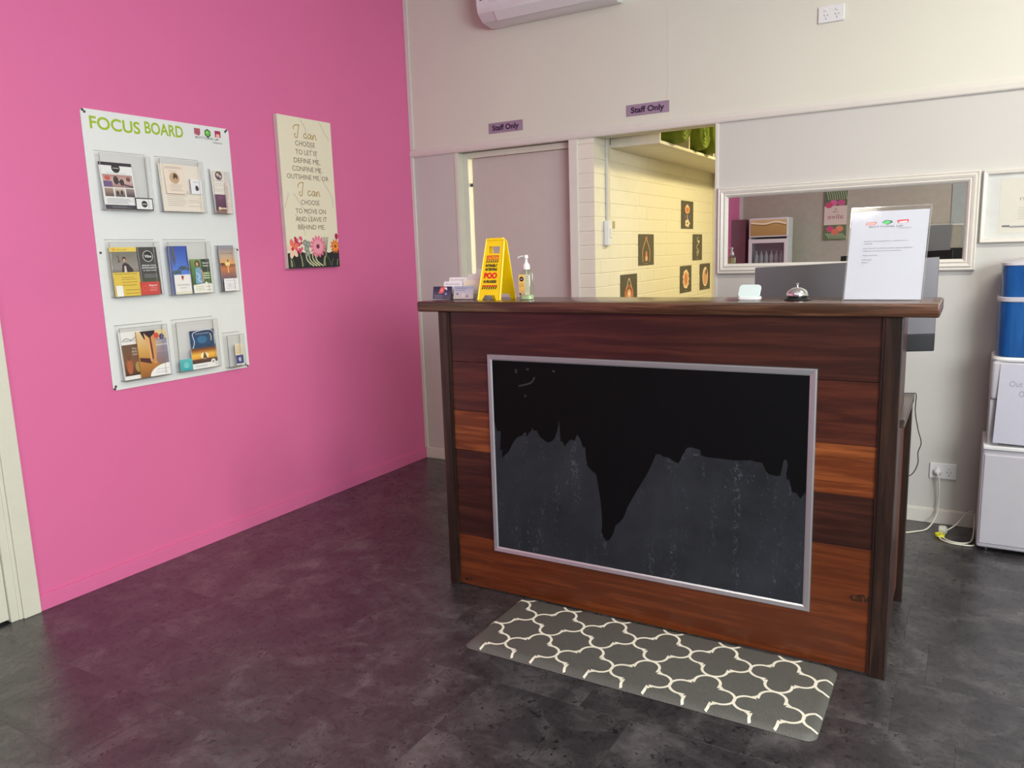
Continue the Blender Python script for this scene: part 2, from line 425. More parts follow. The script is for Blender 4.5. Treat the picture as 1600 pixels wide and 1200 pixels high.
# ================================================================== THE SETTING
ZC = 3.2; RX = 5.7; FY = -8.6; WT = 0.13
b = M().box(-0.15, RX + 0.15, FY - 0.15, 2.7, -0.1, -0.004)
floor = struct(b.build('floor', plain('subfloor_dark', C(26, 25, 27), 0.6)))
TX, TY = 0.51, 0.305
tiles = 0; rest = M(); meshes = {}
def tile_mesh(wx, wy):
    k = (round(wx, 3), round(wy, 3))
    if k not in meshes:
        g = 0.0002; mm = M(); e = 0.0004
        mm.loops([[(g, g, -0.004), (wx - g, g, -0.004), (wx - g, wy - g, -0.004), (g, wy - g, -0.004)],
                  [(g, g, -e), (wx - g, g, -e), (wx - g, wy - g, -e), (g, wy - g, -e)],
                  [(g + e, g + e, 0), (wx - g - e, g + e, 0), (wx - g - e, wy - g - e, 0), (g + e, wy - g - e, 0)]])
        o = mm.build('tile', FLOOR, loc=(0, 0, 0)); meshes[k] = o.data; bpy.data.objects.remove(o)
    return meshes[k]
j0 = math.floor((FY - (-2.575)) / TY)
for j in range(j0, 18):
    y0 = -2.575 + j * TY; y1 = y0 + TY
    if y1 <= FY: continue
    y0 = max(y0, FY); off = 1.94 + (0.0 if j in (-1, 0) else random.choice([0.17, 0.34, 0.08, 0.25]))
    i = -8
    while True:
        x0 = off + i * TX; x1 = x0 + TX; i += 1
        if x1 <= 0.02: continue
        if x0 >= RX: break
        x0 = max(x0, 0); x1 = min(x1, RX)
        near = -4.1 < y0 < 0.1 and x0 < 4.0 and not (x0 > 3.4 and y0 < -3.0)
        if near and tiles < 290:
            o = bpy.data.objects.new('tile', tile_mesh(x1 - x0, y1 - y0)); COL.objects.link(o); o.parent = floor
            o.location = (x0, y0, 0); tiles += 1
        else:
            rest.box(x0 + .0006, x1 - .0006, y0 + .0006, y1 - .0006, -0.004, 0)
o = rest.build('far_tiles', FLOOR, floor); o['kind'] = 'stuff'
struct(M().box(-0.15, RX + 0.15, FY - 0.15, 2.7, ZC, ZC + 0.1).build('ceiling', CEIL))

# left pink wall with doorway
wl = M(); wl.box(-0.12, 0, -2.765, 2.7, 0, ZC); wl.box(-0.12, 0, FY, -3.62, 0, ZC); wl.box(-0.12, 0, -3.62, -2.765, 2.12, ZC)
struct(wl.build('wall_left', PINK))
bb = M(); bb.prism([(-2.69, 0), (-2.69, 0.072), (0, 0.072), (0, 0)], 0, 0.012, 'x')
o = M().box(0, 0.011, -2.69, 0, 0, 0.068); o.box(0, 0.006, -2.69, 0, 0.068, 0.074)
struct(o.build('baseboard_left', PINK, bevel=0.002))
ar = M().box(-0.002, 0.018, -2.757, -2.688, 0, 2.16); ar.box(-0.002, 0.010, -2.772, -2.757, 0, 2.15)
struct(ar.build('trim_1', CREAMTRIM, bevel=0.003))
o = M().box(-0.12, 0.004, -2.80, -2.765, 0, 2.12); o.box(-0.12, 0.004, -3.62, -3.59, 0, 2.12); o.box(-0.12, 0.004, -3.59, -2.80, 2.09, 2.12)
o.box(-0.12, -0.045, -2.812, -2.80, 0, 2.09)
struct(o.build('trim_2', CREAMTRIM, bevel=0.002))
dr = struct(M().box(-0.044, -0.008, -3.588, -2.802, 0.012, 2.088).build('door_1', CREAMTRIM, bevel=0.002))
M().lathe([(0.026, 0), (0.026, 0.012), (0.010, 0.016), (0.010, 0.05), (0.024, 0.055), (0.024, 0.08), (0.012, 0.088)], (-0.008, -3.50, 1.0), 20, 'x').build('door_handle', CHROME, dr, smooth=True)

# back wall: upper fascia wall, lower-left panel, lower-right panel
struct(M().box(0, RX, 0, WT, 2.06, ZC).build('wall_back', WHITE))
struct(M().box(0, 0.366, 0, WT, 0, 2.06).build('wall_back_left_panel', WHITE2, bevel=0.002))
struct(M().box(2.052, RX, 0, WT, 0, 2.06).build('wall_back_right_panel', WHITE2))
o = M().loops([[(x, -0.0, 2.055), (x, -0.012, 2.055), (x, -0.016, 2.062), (x, -0.016, 2.082), (x, -0.010, 2.094), (x, -0.006, 2.104), (x, 0.0, 2.104)] for x in (-0.0, RX)])
struct(o.build('trim_3', TRIM, bevel=0.001))
o = M().box(0, 0.026, -0.014, 0, 0.072, 2.055); o.box(0, 0.034, -0.010, 0, 2.104, ZC)
struct(o.build('trim_4', TRIM, bevel=0.003))
struct(M().box(1.774, 1.790, -0.0008, 0, 2.104, ZC).build('trim_5', WHITE, bevel=0.0012))
struct(M().box(2.044, 2.062, -0.008, WT, 0, 2.056).build('trim_6', TRIM, bevel=0.002))
o = M().box(0.0, 0.366, -0.012, 0, 0, 0.068); o.box(0, 0.366, -0.006, 0, 0.068, 0.075)
struct(o.build('baseboard_back_left', TRIM, bevel=0.002))
o = M().box(2.062, RX, -0.012, 0, 0, 0.068); o.box(2.062, RX, -0.006, 0, 0.068, 0.075)
struct(o.build('baseboard_back_right', TRIM, bevel=0.002))
# sliding-door recess
o = M().box(0.348, 0.372, -0.004, WT, 0, 2.056); o.box(0.372, 0.408, 0.062, WT, 0, 2.056)
struct(o.build('trim_7', CREAMTRIM, bevel=0.002))
struct(M().box(1.171, 1.226, -0.010, WT, 0, 2.056).build('trim_8', TRIM, bevel=0.002))
struct(M().box(0.408, 1.18, 0.062, WT, 2.02, 2.056).build('trim_9', CREAMTRIM, bevel=0.002))
dr = struct(M().box(0.429, 1.20, 0.082, 0.104, 0.01, 2.018).build('door_2', DOORM, bevel=0.002))
M().box(0.404, 0.440, 0.086, 0.100, 1.845, 1.865).build('latch', SCREW, dr)
# right wall with shopfront window, front wall
o = M().box(RX, RX + 0.12, FY, -5.9, 0, ZC); o.box(RX, RX + 0.12, -3.3, 2.7, 0, ZC); o.box(RX, RX + 0.12, -5.9, -3.3, 0, 0.45); o.box(RX, RX + 0.12, -5.9, -3.3, 2.55, ZC)
struct(o.build('wall_right', WHITE))
o = M(); 
for a, b_ in ((-5.9, -5.85), (-4.63, -4.57), (-3.35, -3.3)): o.box(RX + 0.02, RX + 0.08, a, b_, 0.45, 2.55)
for a, b_ in ((0.45, 0.50), (2.50, 2.55)): o.box(RX + 0.02, RX + 0.08, -5.9, -3.3, a, b_)
win = struct(o.build('window_1', ALU, bevel=0.003))
M().box(RX + 0.045, RX + 0.051, -5.85, -4.63, 0.5, 2.5).build('pane', GLASS, win)
M().box(RX + 0.045, RX + 0.051, -4.57, -3.35, 0.5, 2.5).build('pane', GLASS, win)
struct(M().box(-0.12, 2.98, FY - 0.12, FY, 0, ZC).build('wall_front', BACKW))
struct(M().box(2.98, RX, FY - 0.12, FY + 0.02, 0, ZC).build('wall_front_grey_part', GREYW))
struct(M().box(0, 0.22, FY, FY + 0.5, 0, 1.81).build('wall_front_pink_nib', plain('plum_paint', C(126, 92, 100), 0.6)))
struct(M().box(0.0, 0.05, FY, FY + 0.03, 1.81, ZC).build('trim_10', TRIM))
# rooms behind
struct(M().box(1.22, 5.0, 2.43, 2.5, 0, 2.62).build('wall_staff_end', BRICK))
struct(M().box(4.9, 5.0, WT, 2.43, 0, 2.62).build('wall_staff_right', BRICK))
struct(M().box(0.0, 5.0, WT, 2.5, 2.62, 2.7).build('ceiling_staff', CEIL))
struct(M().box(0.0, 1.22, 2.3, 2.4, 0, 2.62).build('wall_passage_end', BRICK))

# painted brick wall between passage and staff room
X1 = 1.330
wb = M().box(1.2235, X1 - 0.0025, 0.003, 2.43, 0, 2.62)
bw = struct(wb.build('wall_staff_left', MORTAR))
def brick_mesh(L):
    k = ('b', round(L, 3))
    if k not in meshes:
        c_ = 0.0028; h_ = 0.0800; pr_ = [(0, 0), (.1095 - c_, 0), (.1095, c_), (.1095, h_ - c_), (.1095 - c_, h_), (0, h_)]
        pf = [(0, 0), (.1095, 0), (.1095, h_), (0, h_)]
        o = M().loops([[(x, .0028, z) for x, z in pr_], [(x, L, z) for x, z in pr_]]).loops([[(min(x, .1095), 0, max(c_, min(z, h_ - c_))) for x, z in pr_], [(x, .0028, z) for x, z in pr_]]).build('brick', BRICK, loc=(0, 0, 0)); meshes[k] = o.data; bpy.data.objects.remove(o)
    return meshes[k]
CH = 0.0836; nb = 0
for n in range(-15, 11):
    z = 1.185 + n * CH + 0.0025
    if z < -0.09: continue
    odd = (n - 0) % 2
    js = [0.0] + [y for y in [(0.08 if odd else 0.21) + 0.26 * k for k in range(10)] if 0.05 < y < 2.38] + [2.43]
    for a, c_ in zip(js[:-1], js[1:]):
        o = bpy.data.objects.new('brick', brick_mesh(c_ - a - (0.0004 if c_ < 2.4 else 0))); COL.objects.link(o); o.parent = bw
        o.location = (1.2205 + random.uniform(-.0006, .0006), a + (random.uniform(-.0008, .0) if a == 0 else 0), max(z, 0)); nb += 1

# ================================================================== RECEPTION DESK
dk = thing('reception_desk', 'tall reception desk of mixed reddish brown timber boards with overhanging dark counter', 'desk', (2.24, -1.4, 0))
YF = -1.672
boards = [(1.18, .975, W_TOP, W_TOP), (.975, .77, W_MID, W_MID), (.77, .602, W_ORG, W_ORG), (.602, .43, W_DRK, W_DRK), (.43, .228, W_DRK, W_BOT), (.228, .004, W_BOT, W_BOT)]
for k, (z1, z0, wl_, wr_) in enumerate(boards):
    y = YF + random.uniform(0, 0.0012)
    if wl_ is wr_: M().box(1.42, 3.05, y, y + 0.018, z0 + 0.0006, z1 - 0.0006).build('board', wl_, dk, bevel=0.0008, seg=1)
    else:
        M().box(1.42, 2.1, y, y + 0.018, z0 + 0.0006, z1 - 0.0006).build('board', wl_, dk, bevel=0.0008, seg=1)
        M().box(2.1, 3.05, y, y + 0.018, z0 + 0.0006, z1 - 0.0006).build('board', wr_, dk, bevel=0.0008, seg=1)
for x0, x1, xa in ((1.382, 1.425, 1.416), (3.047, 3.097, 3.056)):
    L = M().box(x0, x1, -1.684, -1.64, 0, 1.18)
    L.build('post', W_POST, dk, bevel=0.003)
M().box(1.425, 1.432, -1.680, -1.66, 0.004, 1.18).build('bead', W_POST, dk, bevel=0.002)
M().box(3.040, 3.047, -1.680, -1.66, 0.004, 1.18).build('bead', W_POST, dk, bevel=0.002)
M().box(1.395, 1.413, -1.64, -1.05, 0.004, 1.18).build('side_panel', W_PANEL, dk, bevel=0.001)
M().box(3.062, 3.080, -1.64, -1.20, 0.004, 1.18).build('side_panel', W_PANEL, dk, bevel=0.001)
M().box(3.064, 3.078, -1.20, -1.04, 0.06, .80).build('side_panel', W_SIDE, dk, bevel=0.001)
M().box(3.055, 3.100, -1.045, -1.005, 0, .80).build('leg', W_POST, dk, bevel=0.002)
M().box(1.39, 1.435, -1.045, -1.005, 0, .80).build('leg', W_POST, dk, bevel=0.002)
M().box(1.40, 3.104, -1.50, -1.0, .80, .83).build('worktop', W_DESK, dk, bevel=0.003)
M().box(1.413, 3.062, -1.40, -1.385, .83, 1.18).build('inner_panel', W_MID, dk)
ct = M().box(1.288, 3.192, -1.702, -1.40, 1.18, 1.222)
ct.build('countertop', W_CTR, dk, bevel=0.008, seg=3)
# knots in the lowest board
def knot(cx, cz, s_):
    k = M()
    for q, (rr, dd) in enumerate(((1.0, 0.0004), )):
        pts = []
        for i in range(14):
            a = 2 * PI * i / 14; rad = s_ * (1 + 0.25 * math.sin(2 * a + 1) + 0.1 * math.sin(5 * a)); pts.append((cx + 1.25 * rad * math.cos(a), cz + 0.7 * rad * math.sin(a)))
        k.prism(pts, YF - 0.0008, YF + 0.003)
    k.build('knot', KNOT, dk)
KNOT, _nt, _b = newmat('wood_knot')
_w = N(_nt, 'ShaderNodeTexNoise'); _w.inputs['Scale'].default_value = 60; _w.inputs['Distortion'].default_value = 2.0
_nt.links.new(coords(_nt), _w.inputs['Vector'])
_nt.links.new(ramp(_nt, _w.outputs['Fac'], [(0.35, C(34, 16, 10)), (0.5, C(60, 30, 16)), (0.68, C(104, 60, 30))]), _b.inputs['Base Color']); _b.inputs['Roughness'].default_value = 0.35
knot(1.472, 0.028, 0.016); knot(3.012, 0.262, 0.022)

# chalkboard
cb = thing('chalkboard', 'aluminium-framed blackboard half covered with fresh black paint on the desk front', 'blackboard', (2.235, YF, 0.185))
X0, X1b, Z0, Z1 = 1.612, 2.858, 0.184, 1.011
M().box(X0 + .01, X1b - .01, YF - 0.007, YF - 0.001, Z0 + .01, Z1 - .01).build('panel', CHALK, cb)
fw = 0.022
prof = [(0, 0.0), (0.0, 0.010), (0.004, 0.014), (0.017, 0.012), (fw, 0.009), (fw, 0.0)]
for side in range(4):
    mm = M(); L = []
    for (t, d) in prof:
        a = [(X0 + t, Z0 + t), (X1b - t, Z0 + t), (X1b - t, Z1 - t), (X0 + t, Z1 - t)]
        p, q = a[side], a[(side + 1) % 4]; L.append([(p[0], YF - d, p[1]), (q[0], YF - d, q[1])])
    vs = [v for l in L for v in l]; n = len(L)
    fs = [(2 * i, 2 * i + 1, 2 * ((i + 1) % n) + 1, 2 * ((i + 1) % n)) for i in range(n)] + [tuple(2 * i for i in range(n)), tuple(2 * i + 1 for i in range(n))[::-1]]
    mm.add(vs, fs); mm.build('frame_rail', ALU, cb)
paint = [(1.634, 0.74), (1.638, 0.726), (1.646, 0.699), (1.664, 0.701), (1.657, 0.618), (1.669, 0.626), (1.665, 0.591), (1.696, 0.618), (1.721, 0.662), (1.741, 0.684), (1.764, 0.693), (1.77, 0.703), (1.782, 0.706), (1.779, 0.684), (1.794, 0.706), (1.806, 0.717), (1.807, 0.73), (1.817, 0.716), (1.828, 0.719), (1.842, 0.694), (1.86, 0.682), (1.878, 0.674), (1.897, 0.682), (1.908, 0.696), (1.919, 0.724), (1.929, 0.77), (1.933, 0.686), (1.943, 0.683), (1.95, 0.666), (1.965, 0.686), (1.979, 0.697), (1.993, 0.692), (2.004, 0.718), (2.014, 0.706), (2.021, 0.691), (2.027, 0.672), (2.038, 0.67), (2.04, 0.632), (2.045, 0.6), (2.064, 0.582), (2.081, 0.571), (2.088, 0.533), (2.096, 0.482), (2.102, 0.431), (2.103, 0.378), (2.1, 0.345), (2.105, 0.329), (2.121, 0.312), (2.132, 0.317), (2.149, 0.346), (2.158, 0.38), (2.173, 0.392), (2.19, 0.414), (2.207, 0.459), (2.24, 0.52), (2.27, 0.572), (2.29, 0.606), (2.308, 0.649), (2.318, 0.674), (2.336, 0.676), (2.344, 0.668), (2.364, 0.667), (2.392, 0.652), (2.404, 0.651), (2.419, 0.685), (2.434, 0.71), (2.45, 0.713), (2.480, 0.707), (2.484, 0.688), (2.503, 0.683), (2.555, 0.683), (2.606, 0.682), (2.656, 0.689), (2.678, 0.684), (2.693, 0.685), (2.706, 0.656), (2.717, 0.647), (2.741, 0.644), (2.752, 0.647), (2.758, 0.677), (2.762, 0.7), (2.771, 0.704), (2.776, 0.686), (2.772, 0.656), (2.773, 0.638), (2.783, 0.633), (2.79, 0.597), (2.807, 0.592), (2.818, 0.575), (2.828, 0.591), (2.8357, 0.603)]
poly = paint + [(2.8358, 0.9885), (1.6342, 0.9885)]
M().prism(poly, YF - 0.0078, YF - 0.0069).build('fresh_paint', CPAINT, cb, label='fresh black paint with a ragged lower edge')
# faint chalk smears on the painted part
for pts, wd, cl_ in (([(.10, .88), (.145, .90), (.16, .93)], .007, C(34, 35, 40)), ([(.09, .965), (.092, .945)], .010, C(34, 35, 40)), ([(.13, .965), (.14, .97)], .008, C(30, 31, 36)),
                     ([(.12, .83), (.127, .835)], .009, C(34, 35, 40)), ([(.225, .965), (.235, .965)], .009, C(30, 31, 36)), ([(.685, .62), (.70, .622)], .006, C(56, 58, 64))):
    cs = P(1.2, .8, 'none'); cs.stroke(pts, wd, cl_)
    cs.build('chalk_smudge', [(1.634, YF - .0082, .20), (2.834, YF - .0082, .20), (2.834, YF - .0082, .985), (1.634, YF - .0082, .985)], cb, mat=PRINTM)

# ================================================================== FLOOR MAT
mx0, mx1, my0, my1, mz = 1.745, 2.958, -2.131, -1.687, 0.016
fm = thing('anti_fatigue_mat', 'long grey cushioned floor mat with cream trellis pattern before the desk', 'mat', (2.36, -1.91, 0))
def rrect(x0, x1, y0, y1, r_, n=6):
    out = []
    for cx, cy, a0 in ((x1 - r_, y1 - r_, 0), (x0 + r_, y1 - r_, 90), (x0 + r_, y0 + r_, 180), (x1 - r_, y0 + r_, 270)):
        for i in range(n + 1):
            a = math.radians(a0 + 90 * i / n); out.append((cx + r_ * math.cos(a), cy + r_ * math.sin(a)))
    return out
L = []
for ins, z in ((0.002, 0.0), (0.0, 0.0015), (0.001, 0.003), (0.010, 0.010), (0.022, mz)):
    L.append([(x, y, z) for x, y in rrect(mx0 + ins, mx1 - ins, my0 + ins, my1 - ins, 0.035)])
M().loops(L).build('mat_body', MATF, fm, smooth=True)
def matz(x, y):
    d = min(x - mx0, mx1 - x, y - my0, my1 - y)
    for (a, za), (b_, zb) in zip(((0, .0015), (.001, .003), (.010, .010), (.022, mz)), ((.001, .003), (.010, .010), (.022, mz), (9, mz))):
        if d <= b_: return za + (zb - za) * max(0, (d - a)) / (b_ - a) if b_ < 1 else mz
    return mz
def inside(x, y):
    if not (mx0 + .0004 < x < mx1 - .0004 and my0 + .0004 < y < my1 - .0004): return False
    rr = 0.035; cx = min(max(x, mx0 + rr), mx1 - rr); cy = min(max(y, my0 + rr), my1 - rr)
    return math.hypot(x - cx, y - cy) < rr - 0.002 or (cx == x) or (cy == y)
hw = 0.1035; rl = 0.0410; cc = hw - rl
quad = []
for i in range(13):
    a = math.radians(98 * i / 12); quad.append((cc + rl * math.cos(a), rl * math.sin(a)))
quad += [(0.0500, 0.0408), (0.0532, 0.0462), (0.0484, 0.0484)]
half = quad + [(y, x) for x, y in quad[::-1]][1:]
outline = []
for k in range(4):
    for (x, y) in half[:-1]:
        for _ in range(k): x, y = -y, x
        outline.append((x, y))
pt = M()
for ci in range(-2, 7):
    for cj in range(-3, 3):
        cx = 1.9865 + 0.205 * ci; cy = -1.835 + 0.2085 * cj
        n = len(outline); W = 0.0046
        off = []
        for i in range(n):
            p0, p1, p2 = Vector(outline[i - 1]), Vector(outline[i]), Vector(outline[(i + 1) % n])
            d1 = (p1 - p0).normalized(); d2 = (p2 - p1).normalized(); na = Vector((-d1.y - d2.y, d1.x + d2.x))
            na = na.normalized() if na.length > 1e-6 else Vector((-d1.y, d1.x)); k = 1 / max(0.5, na.dot(Vector((-d1.y, d1.x))))
            off.append((p1 + na * W * k, p1 - na * W * k))
        for i in range(n):
            a0, b0 = off[i]; a1, b1 = off[(i + 1) % n]; m_ = max(1, int((a1 - a0).length / 0.0018))
            for t in range(m_):
                u0, u1 = t / m_, (t + 1) / m_
                q = [a0.lerp(a1, u0), b0.lerp(b1, u0), b0.lerp(b1, u1), a0.lerp(a1, u1)]; q = [(cx + a.x, cy + a.y) for a in q]
                if all(inside(*a) for a in q): pt.add([(a[0], a[1], matz(*a) + 0.0004 + 0.0001 * ((ci + cj) % 2)) for a in q], [(0, 1, 2, 3)])
pt.build('trellis_pattern', MATL, fm)

# ================================================================== FOCUS BOARD on the pink wall
BY0, BY1, BZ0, BZ1 = -2.258, -1.497, 0.860, 2.067
fb = thing('focus_board', 'tall white FOCUS BOARD sign panel screwed to the pink wall', 'board', (0, -1.88, 0.86))
L = [[(x, y, z) for y, z in rrect(BY0, BY1, BZ0, BZ1, 0.016)] for x in (0.0015, 0.0055)]
M().loops(L).build('panel', BOARDW, fb)
XB = 0.0058
pw = BY1 - BY0; ph = BZ1 - BZ0
fp = P(pw, ph, 'none')
G = C(158, 190, 38)
def bt(y, z): return ((y - BY0) / pw, (z - BZ0) / ph)
fp.text('FOCUS', *bt(-2.223, 1.989), 0.052 / ph, G, 'l', width=0.235 / pw, bold=0.02)
fp.text('BOARD', *bt(-1.965, 1.997), 0.052 / ph, G, 'l', width=0.20 / pw, bold=0.02)
fp.build('lettering', [(XB, BY0, BZ0), (XB, BY1, BZ0), (XB, BY1, BZ1), (XB, BY0, BZ1)], fb, label='green FOCUS BOARD lettering')
fp = P(pw, ph, 'none')
logo(fp, *bt(-1.625, 2.033), 0.18 / pw)
fp.text('BOTTOMS UP', *bt(-1.63, 2.003), 0.0105 / ph, C(50, 46, 50), 'c', width=0.135 / pw)
fp.text('colonics', *bt(-1.572, 1.988), 0.010 / ph, C(120, 114, 118), 'c', width=0.055 / pw)
fp.build('logo', [(XB, BY0, BZ0), (XB, BY1, BZ0), (XB, BY1, BZ1), (XB, BY0, BZ1)], fb, label='three small shapes over BOTTOMS UP colonics')
for y, z in ((-2.241, 2.053), (-2.249, 2.060), (-1.519, 2.052), (-1.511, 2.059), (-2.243, 1.466), (-2.246, .878), (-2.251, .868), (-1.521, .876), (-1.509, .868), (-1.509, 1.47)):
    M().lathe([(0.0055, 0), (0.0055, 0.002), (0.003, 0.0035)], (0.0055, y, z), 12, 'x').build('screw', SCREW, fb, smooth=True)

def holder(y0, y1, z0, z1, label):
    t = thing('brochure_holder', label, 'brochure holder', (0.006, (y0 + y1) / 2, z0), 'clear acrylic holders on the focus board')
    th = 0.002; x0, x1 = 0.0062, 0.042
    M().box(x0, x0 + th, y0, y1, z0, z1).build('back_plate', ACR, t)
    M().box(x1 - th, x1, y0, y1, z0, z1 - 0.012).build('front_panel', ACR, t)
    m_ = M().box(x0 + th, x1 - th, y0, y0 + th, z0, z1 - 0.006); m_.build('side_panel', ACR, t)
    m_ = M().box(x0 + th, x1 - th, y1 - th, y1, z0, z1 - 0.006); m_.build('side_panel', ACR, t)
    M().box(x0 + th, x1 - th, y0 + th, y1 - th, z0, z0 + th).build('base_plate', ACRE, t)
    r_ = M(); e_ = 0.0014
    for (ya, yb, za, zb, xa, xb) in ((y0, y1, z1 - 0.0135, z1 - 0.0115, x1 - th, x1 + e_), (y0, y0 + e_, z0, z1 - .012, x1 - e_, x1 + e_), (y1 - e_, y1, z0, z1 - .012, x1 - e_, x1 + e_), (y0, y1, z0 - e_, z0 + e_, x1 - e_, x1 + e_), (y0, y1, z1 - e_, z1 + e_, x0, x0 + th)):
        r_.box(xa, xb, ya, yb, za, zb)
    r_.box(x1 - th, x1 + e_, y1 - 0.030, y1 - 0.0288, z0 + .01, z1 - .014)
    r_.build('polished_edge', ACRE, t)
    return t
holder(-2.221, -1.981, 1.648, 1.898, 'clear acrylic holder with salon flyer, top left of the board')
holder(-1.935, -1.699, 1.648, 1.898, 'clear acrylic holder full of cream paper sheets, top middle of the board')
holder(-1.646, -1.545, 1.646, 1.862, 'narrow clear acrylic holder with a purple card, top right of the board')
holder(-2.221, -1.981, 1.270, 1.522, 'clear acrylic holder with yellow and charcoal flyers, left of middle row')
holder(-1.935, -1.699, 1.262, 1.522, 'clear acrylic holder with blue palm leaflet, centre of the board')
holder(-1.650, -1.543, 1.262, 1.490, 'narrow clear acrylic holder with pier sunset leaflet, right of middle row')
holder(-2.222, -1.984, 0.896, 1.146, 'clear acrylic holder with the bare legs book, bottom left of the board')
holder(-1.938, -1.702, 0.896, 1.146, 'clear acrylic holder with sunset booklet, bottom middle of the board')
holder(-1.653, -1.547, 0.876, 1.054, 'small clear acrylic holder with one little card, bottom right of the board')

def leaf(name, y0, y1, z0, z1, x, p, label, thick=0.0015, lean=0.008, tilt=0.0, cat='leaflet'):
    # x = front face at the bottom; leans back by `lean` at the top ; tilt shifts the top sideways
    q = [(x, y0, z0), (x, y1, z0), (x - lean, y1 + tilt, z1), (x - lean, y0 + tilt, z1)]
    o = p.build(name, q, thick=thick, loc=(x, (y0 + y1) / 2, z0)); return tag(o, label, cat)
def DP(y0, y1, z0, z1, bg=None): return P(y1 - y0, z1 - z0, bg)
CREAM = C(238, 228, 212)
# --- holder 1
a = (-2.214, -2.060, 1.652, 1.852); p = DP(*a, WH)
p.rect(0, .93, 1, 1, C(36, 22, 40)); p.ell(.5, .88, .13, K); p.rect(.41, .875, .59, .885, WH); p.text('Salon beauty and therapies', .5, .765, .016, GR, width=.6)
p.grad(.06, .47, .96, .74, [(0, C(150, 110, 110)), (.5, C(206, 176, 168)), (1, C(176, 128, 124))]); p.rect(.06, .47, .32, .60, C(106, 84, 128)); p.ell(.20, .66, .09, C(200, 90, 80), ry=.05); p.ell(.45, .62, .08, C(52, 34, 40), ry=.09)
p.ell(.62, .58, .07, C(44, 32, 38), ry=.07); p.stroke([(.40, .70), (.55, .58), (.75, .52), (.95, .49)], .006, C(60, 42, 52)); p.ell(.83, .65, .07, C(110, 70, 66), ry=.05)
p.grad(.06, .27, .32, .45, [(0, C(84, 62, 58)), (1, C(176, 150, 130))]); p.grad(.36, .27, .66, .45, [(0, C(70, 50, 56)), (1, C(214, 196, 176))]); p.grad(.70, .27, .96, .45, [(0, C(60, 44, 50)), (1, C(160, 140, 140))])
p.ell(.44, .35, .04, C(50, 36, 40), ry=.05); p.ell(.57, .36, .04, C(60, 36, 40), ry=.05)
p.lines(.08, .9, [.22, .195, .17, .145, .12], .008, C(150, 150, 152)); p.rect(0, 0, 1, .09, C(56, 52, 64)); p.lines(.2, .8, [.05, .03], .006, C(150, 148, 156))
leaf('flyer', *a, 0.036, p, 'white flyer with dark top band and photo collage', lean=0.020)
a = (-2.073, -1.986, 1.6505, 1.7050); p = DP(*a, C(40, 38, 42)); p.rect(.05, .09, .95, .91, WH); p.ell(.5, .5, .17, C(40, 40, 44)); p.rect(.38, .46, .62, .54, C(190, 190, 190))
leaf('business_card', *a, 0.0392, p, 'black-bordered white business card beside the salon flyer', lean=0.0006, cat='card')
# --- holder 2
a = (-1.926, -1.706, 1.652, 1.868); p = DP(*a, CREAM); p.lines(.12, .6, [.36, .32, .28, .24, .20, .16, .12], .010, C(196, 182, 168)); p.lines(.62, .95, [.24, .2, .12], .008, C(196, 182, 168))
p.lines(.35, .75, [.42, .39], .010, C(186, 170, 156))
leaf('price_sheet', *a, 0.030, p, 'large cream text sheet at the back of the top middle holder', lean=0.012, thick=0.004)
a = (-1.905, -1.802, 1.732, 1.868); p = DP(*a, C(240, 224, 206)); p.rect(.04, .84, .96, .87, C(214, 196, 180)); p.text('consultations', .5, .88, .05, C(150, 130, 118), width=.8); p.lines(.25, .75, [.76], .012, C(190, 170, 156))
p.ell(.5, .53, .26, C(198, 172, 132)); p.ell(.55, .56, .12, C(86, 50, 40), ry=.13); p.ell(.55, .47, .08, C(200, 150, 130), ry=.07); p.lines(.2, .85, [.30, .25, .20, .14, .1], .012, C(196, 180, 166))
leaf('flyer', *a, 0.0355, p, 'small cream flyer with round portrait photo', lean=0.014)
a = (-1.778, -1.712, 1.735, 1.803); p = DP(*a, C(240, 240, 242)); p.ell(.58, .38, .15, C(70, 50, 66), ry=.16); p.ell(.55, .5, .1, C(50, 40, 50)); p.lines(.3, .8, [.8], .03, GR); p.rect(0, 0, .06, 1, C(110, 104, 110))
leaf('business_card', *a, 0.037, p, 'white card with small dark picture beside the round portrait flyer', lean=0.003, cat='card')
# --- holder 3
a = (-1.643, -1.553, 1.651, 1.862); p = DP(*a, C(236, 230, 220)); p.ell(.52, .86, .24, C(84, 62, 66)); p.ell(.46, .88, .1, C(214, 190, 180)); p.ell(.62, .84, .08, C(206, 196, 190)); p.text('naturopathy', .5, .735, .028, C(110, 96, 90), width=.55); p.lines(.15, .85, [.66, .62, .54, .5], .01, C(204, 196, 180))
leaf('leaflet', *a, 0.034, p, 'cream leaflet with round photo above the purple card', lean=0.014)
a = (-1.640, -1.578, 1.6505, 1.740); p = DP(*a, C(88, 54, 84)); p.grad(0, .3, 1, 1, [(0, C(92, 60, 90)), (1, C(112, 66, 96))]); p.rect(0, 0, 1, .14, C(150, 116, 104)); p.rect(.25, .2, 1, .29, C(238, 208, 170)); p.ell(.35, .245, .13, C(244, 220, 180)); p.lines(.3, .8, [.85, .78], .02, C(160, 120, 150))
leaf('appointment_card', *a, 0.0380, p, 'purple card with orange tag, left front in the top right holder', lean=0.002, cat='card')
a = (-1.575, -1.549, 1.6505, 1.80); p = DP(*a, C(236, 218, 208)); p.rect(.35, .45, .6, .9, C(206, 186, 180)); p.lines(.2, .8, [.3, .2, .1], .02, C(220, 180, 170))
leaf('bookmark', *a, 0.0385, p, 'thin pale pink upright card, right front in the top right holder', lean=0.003, cat='card')
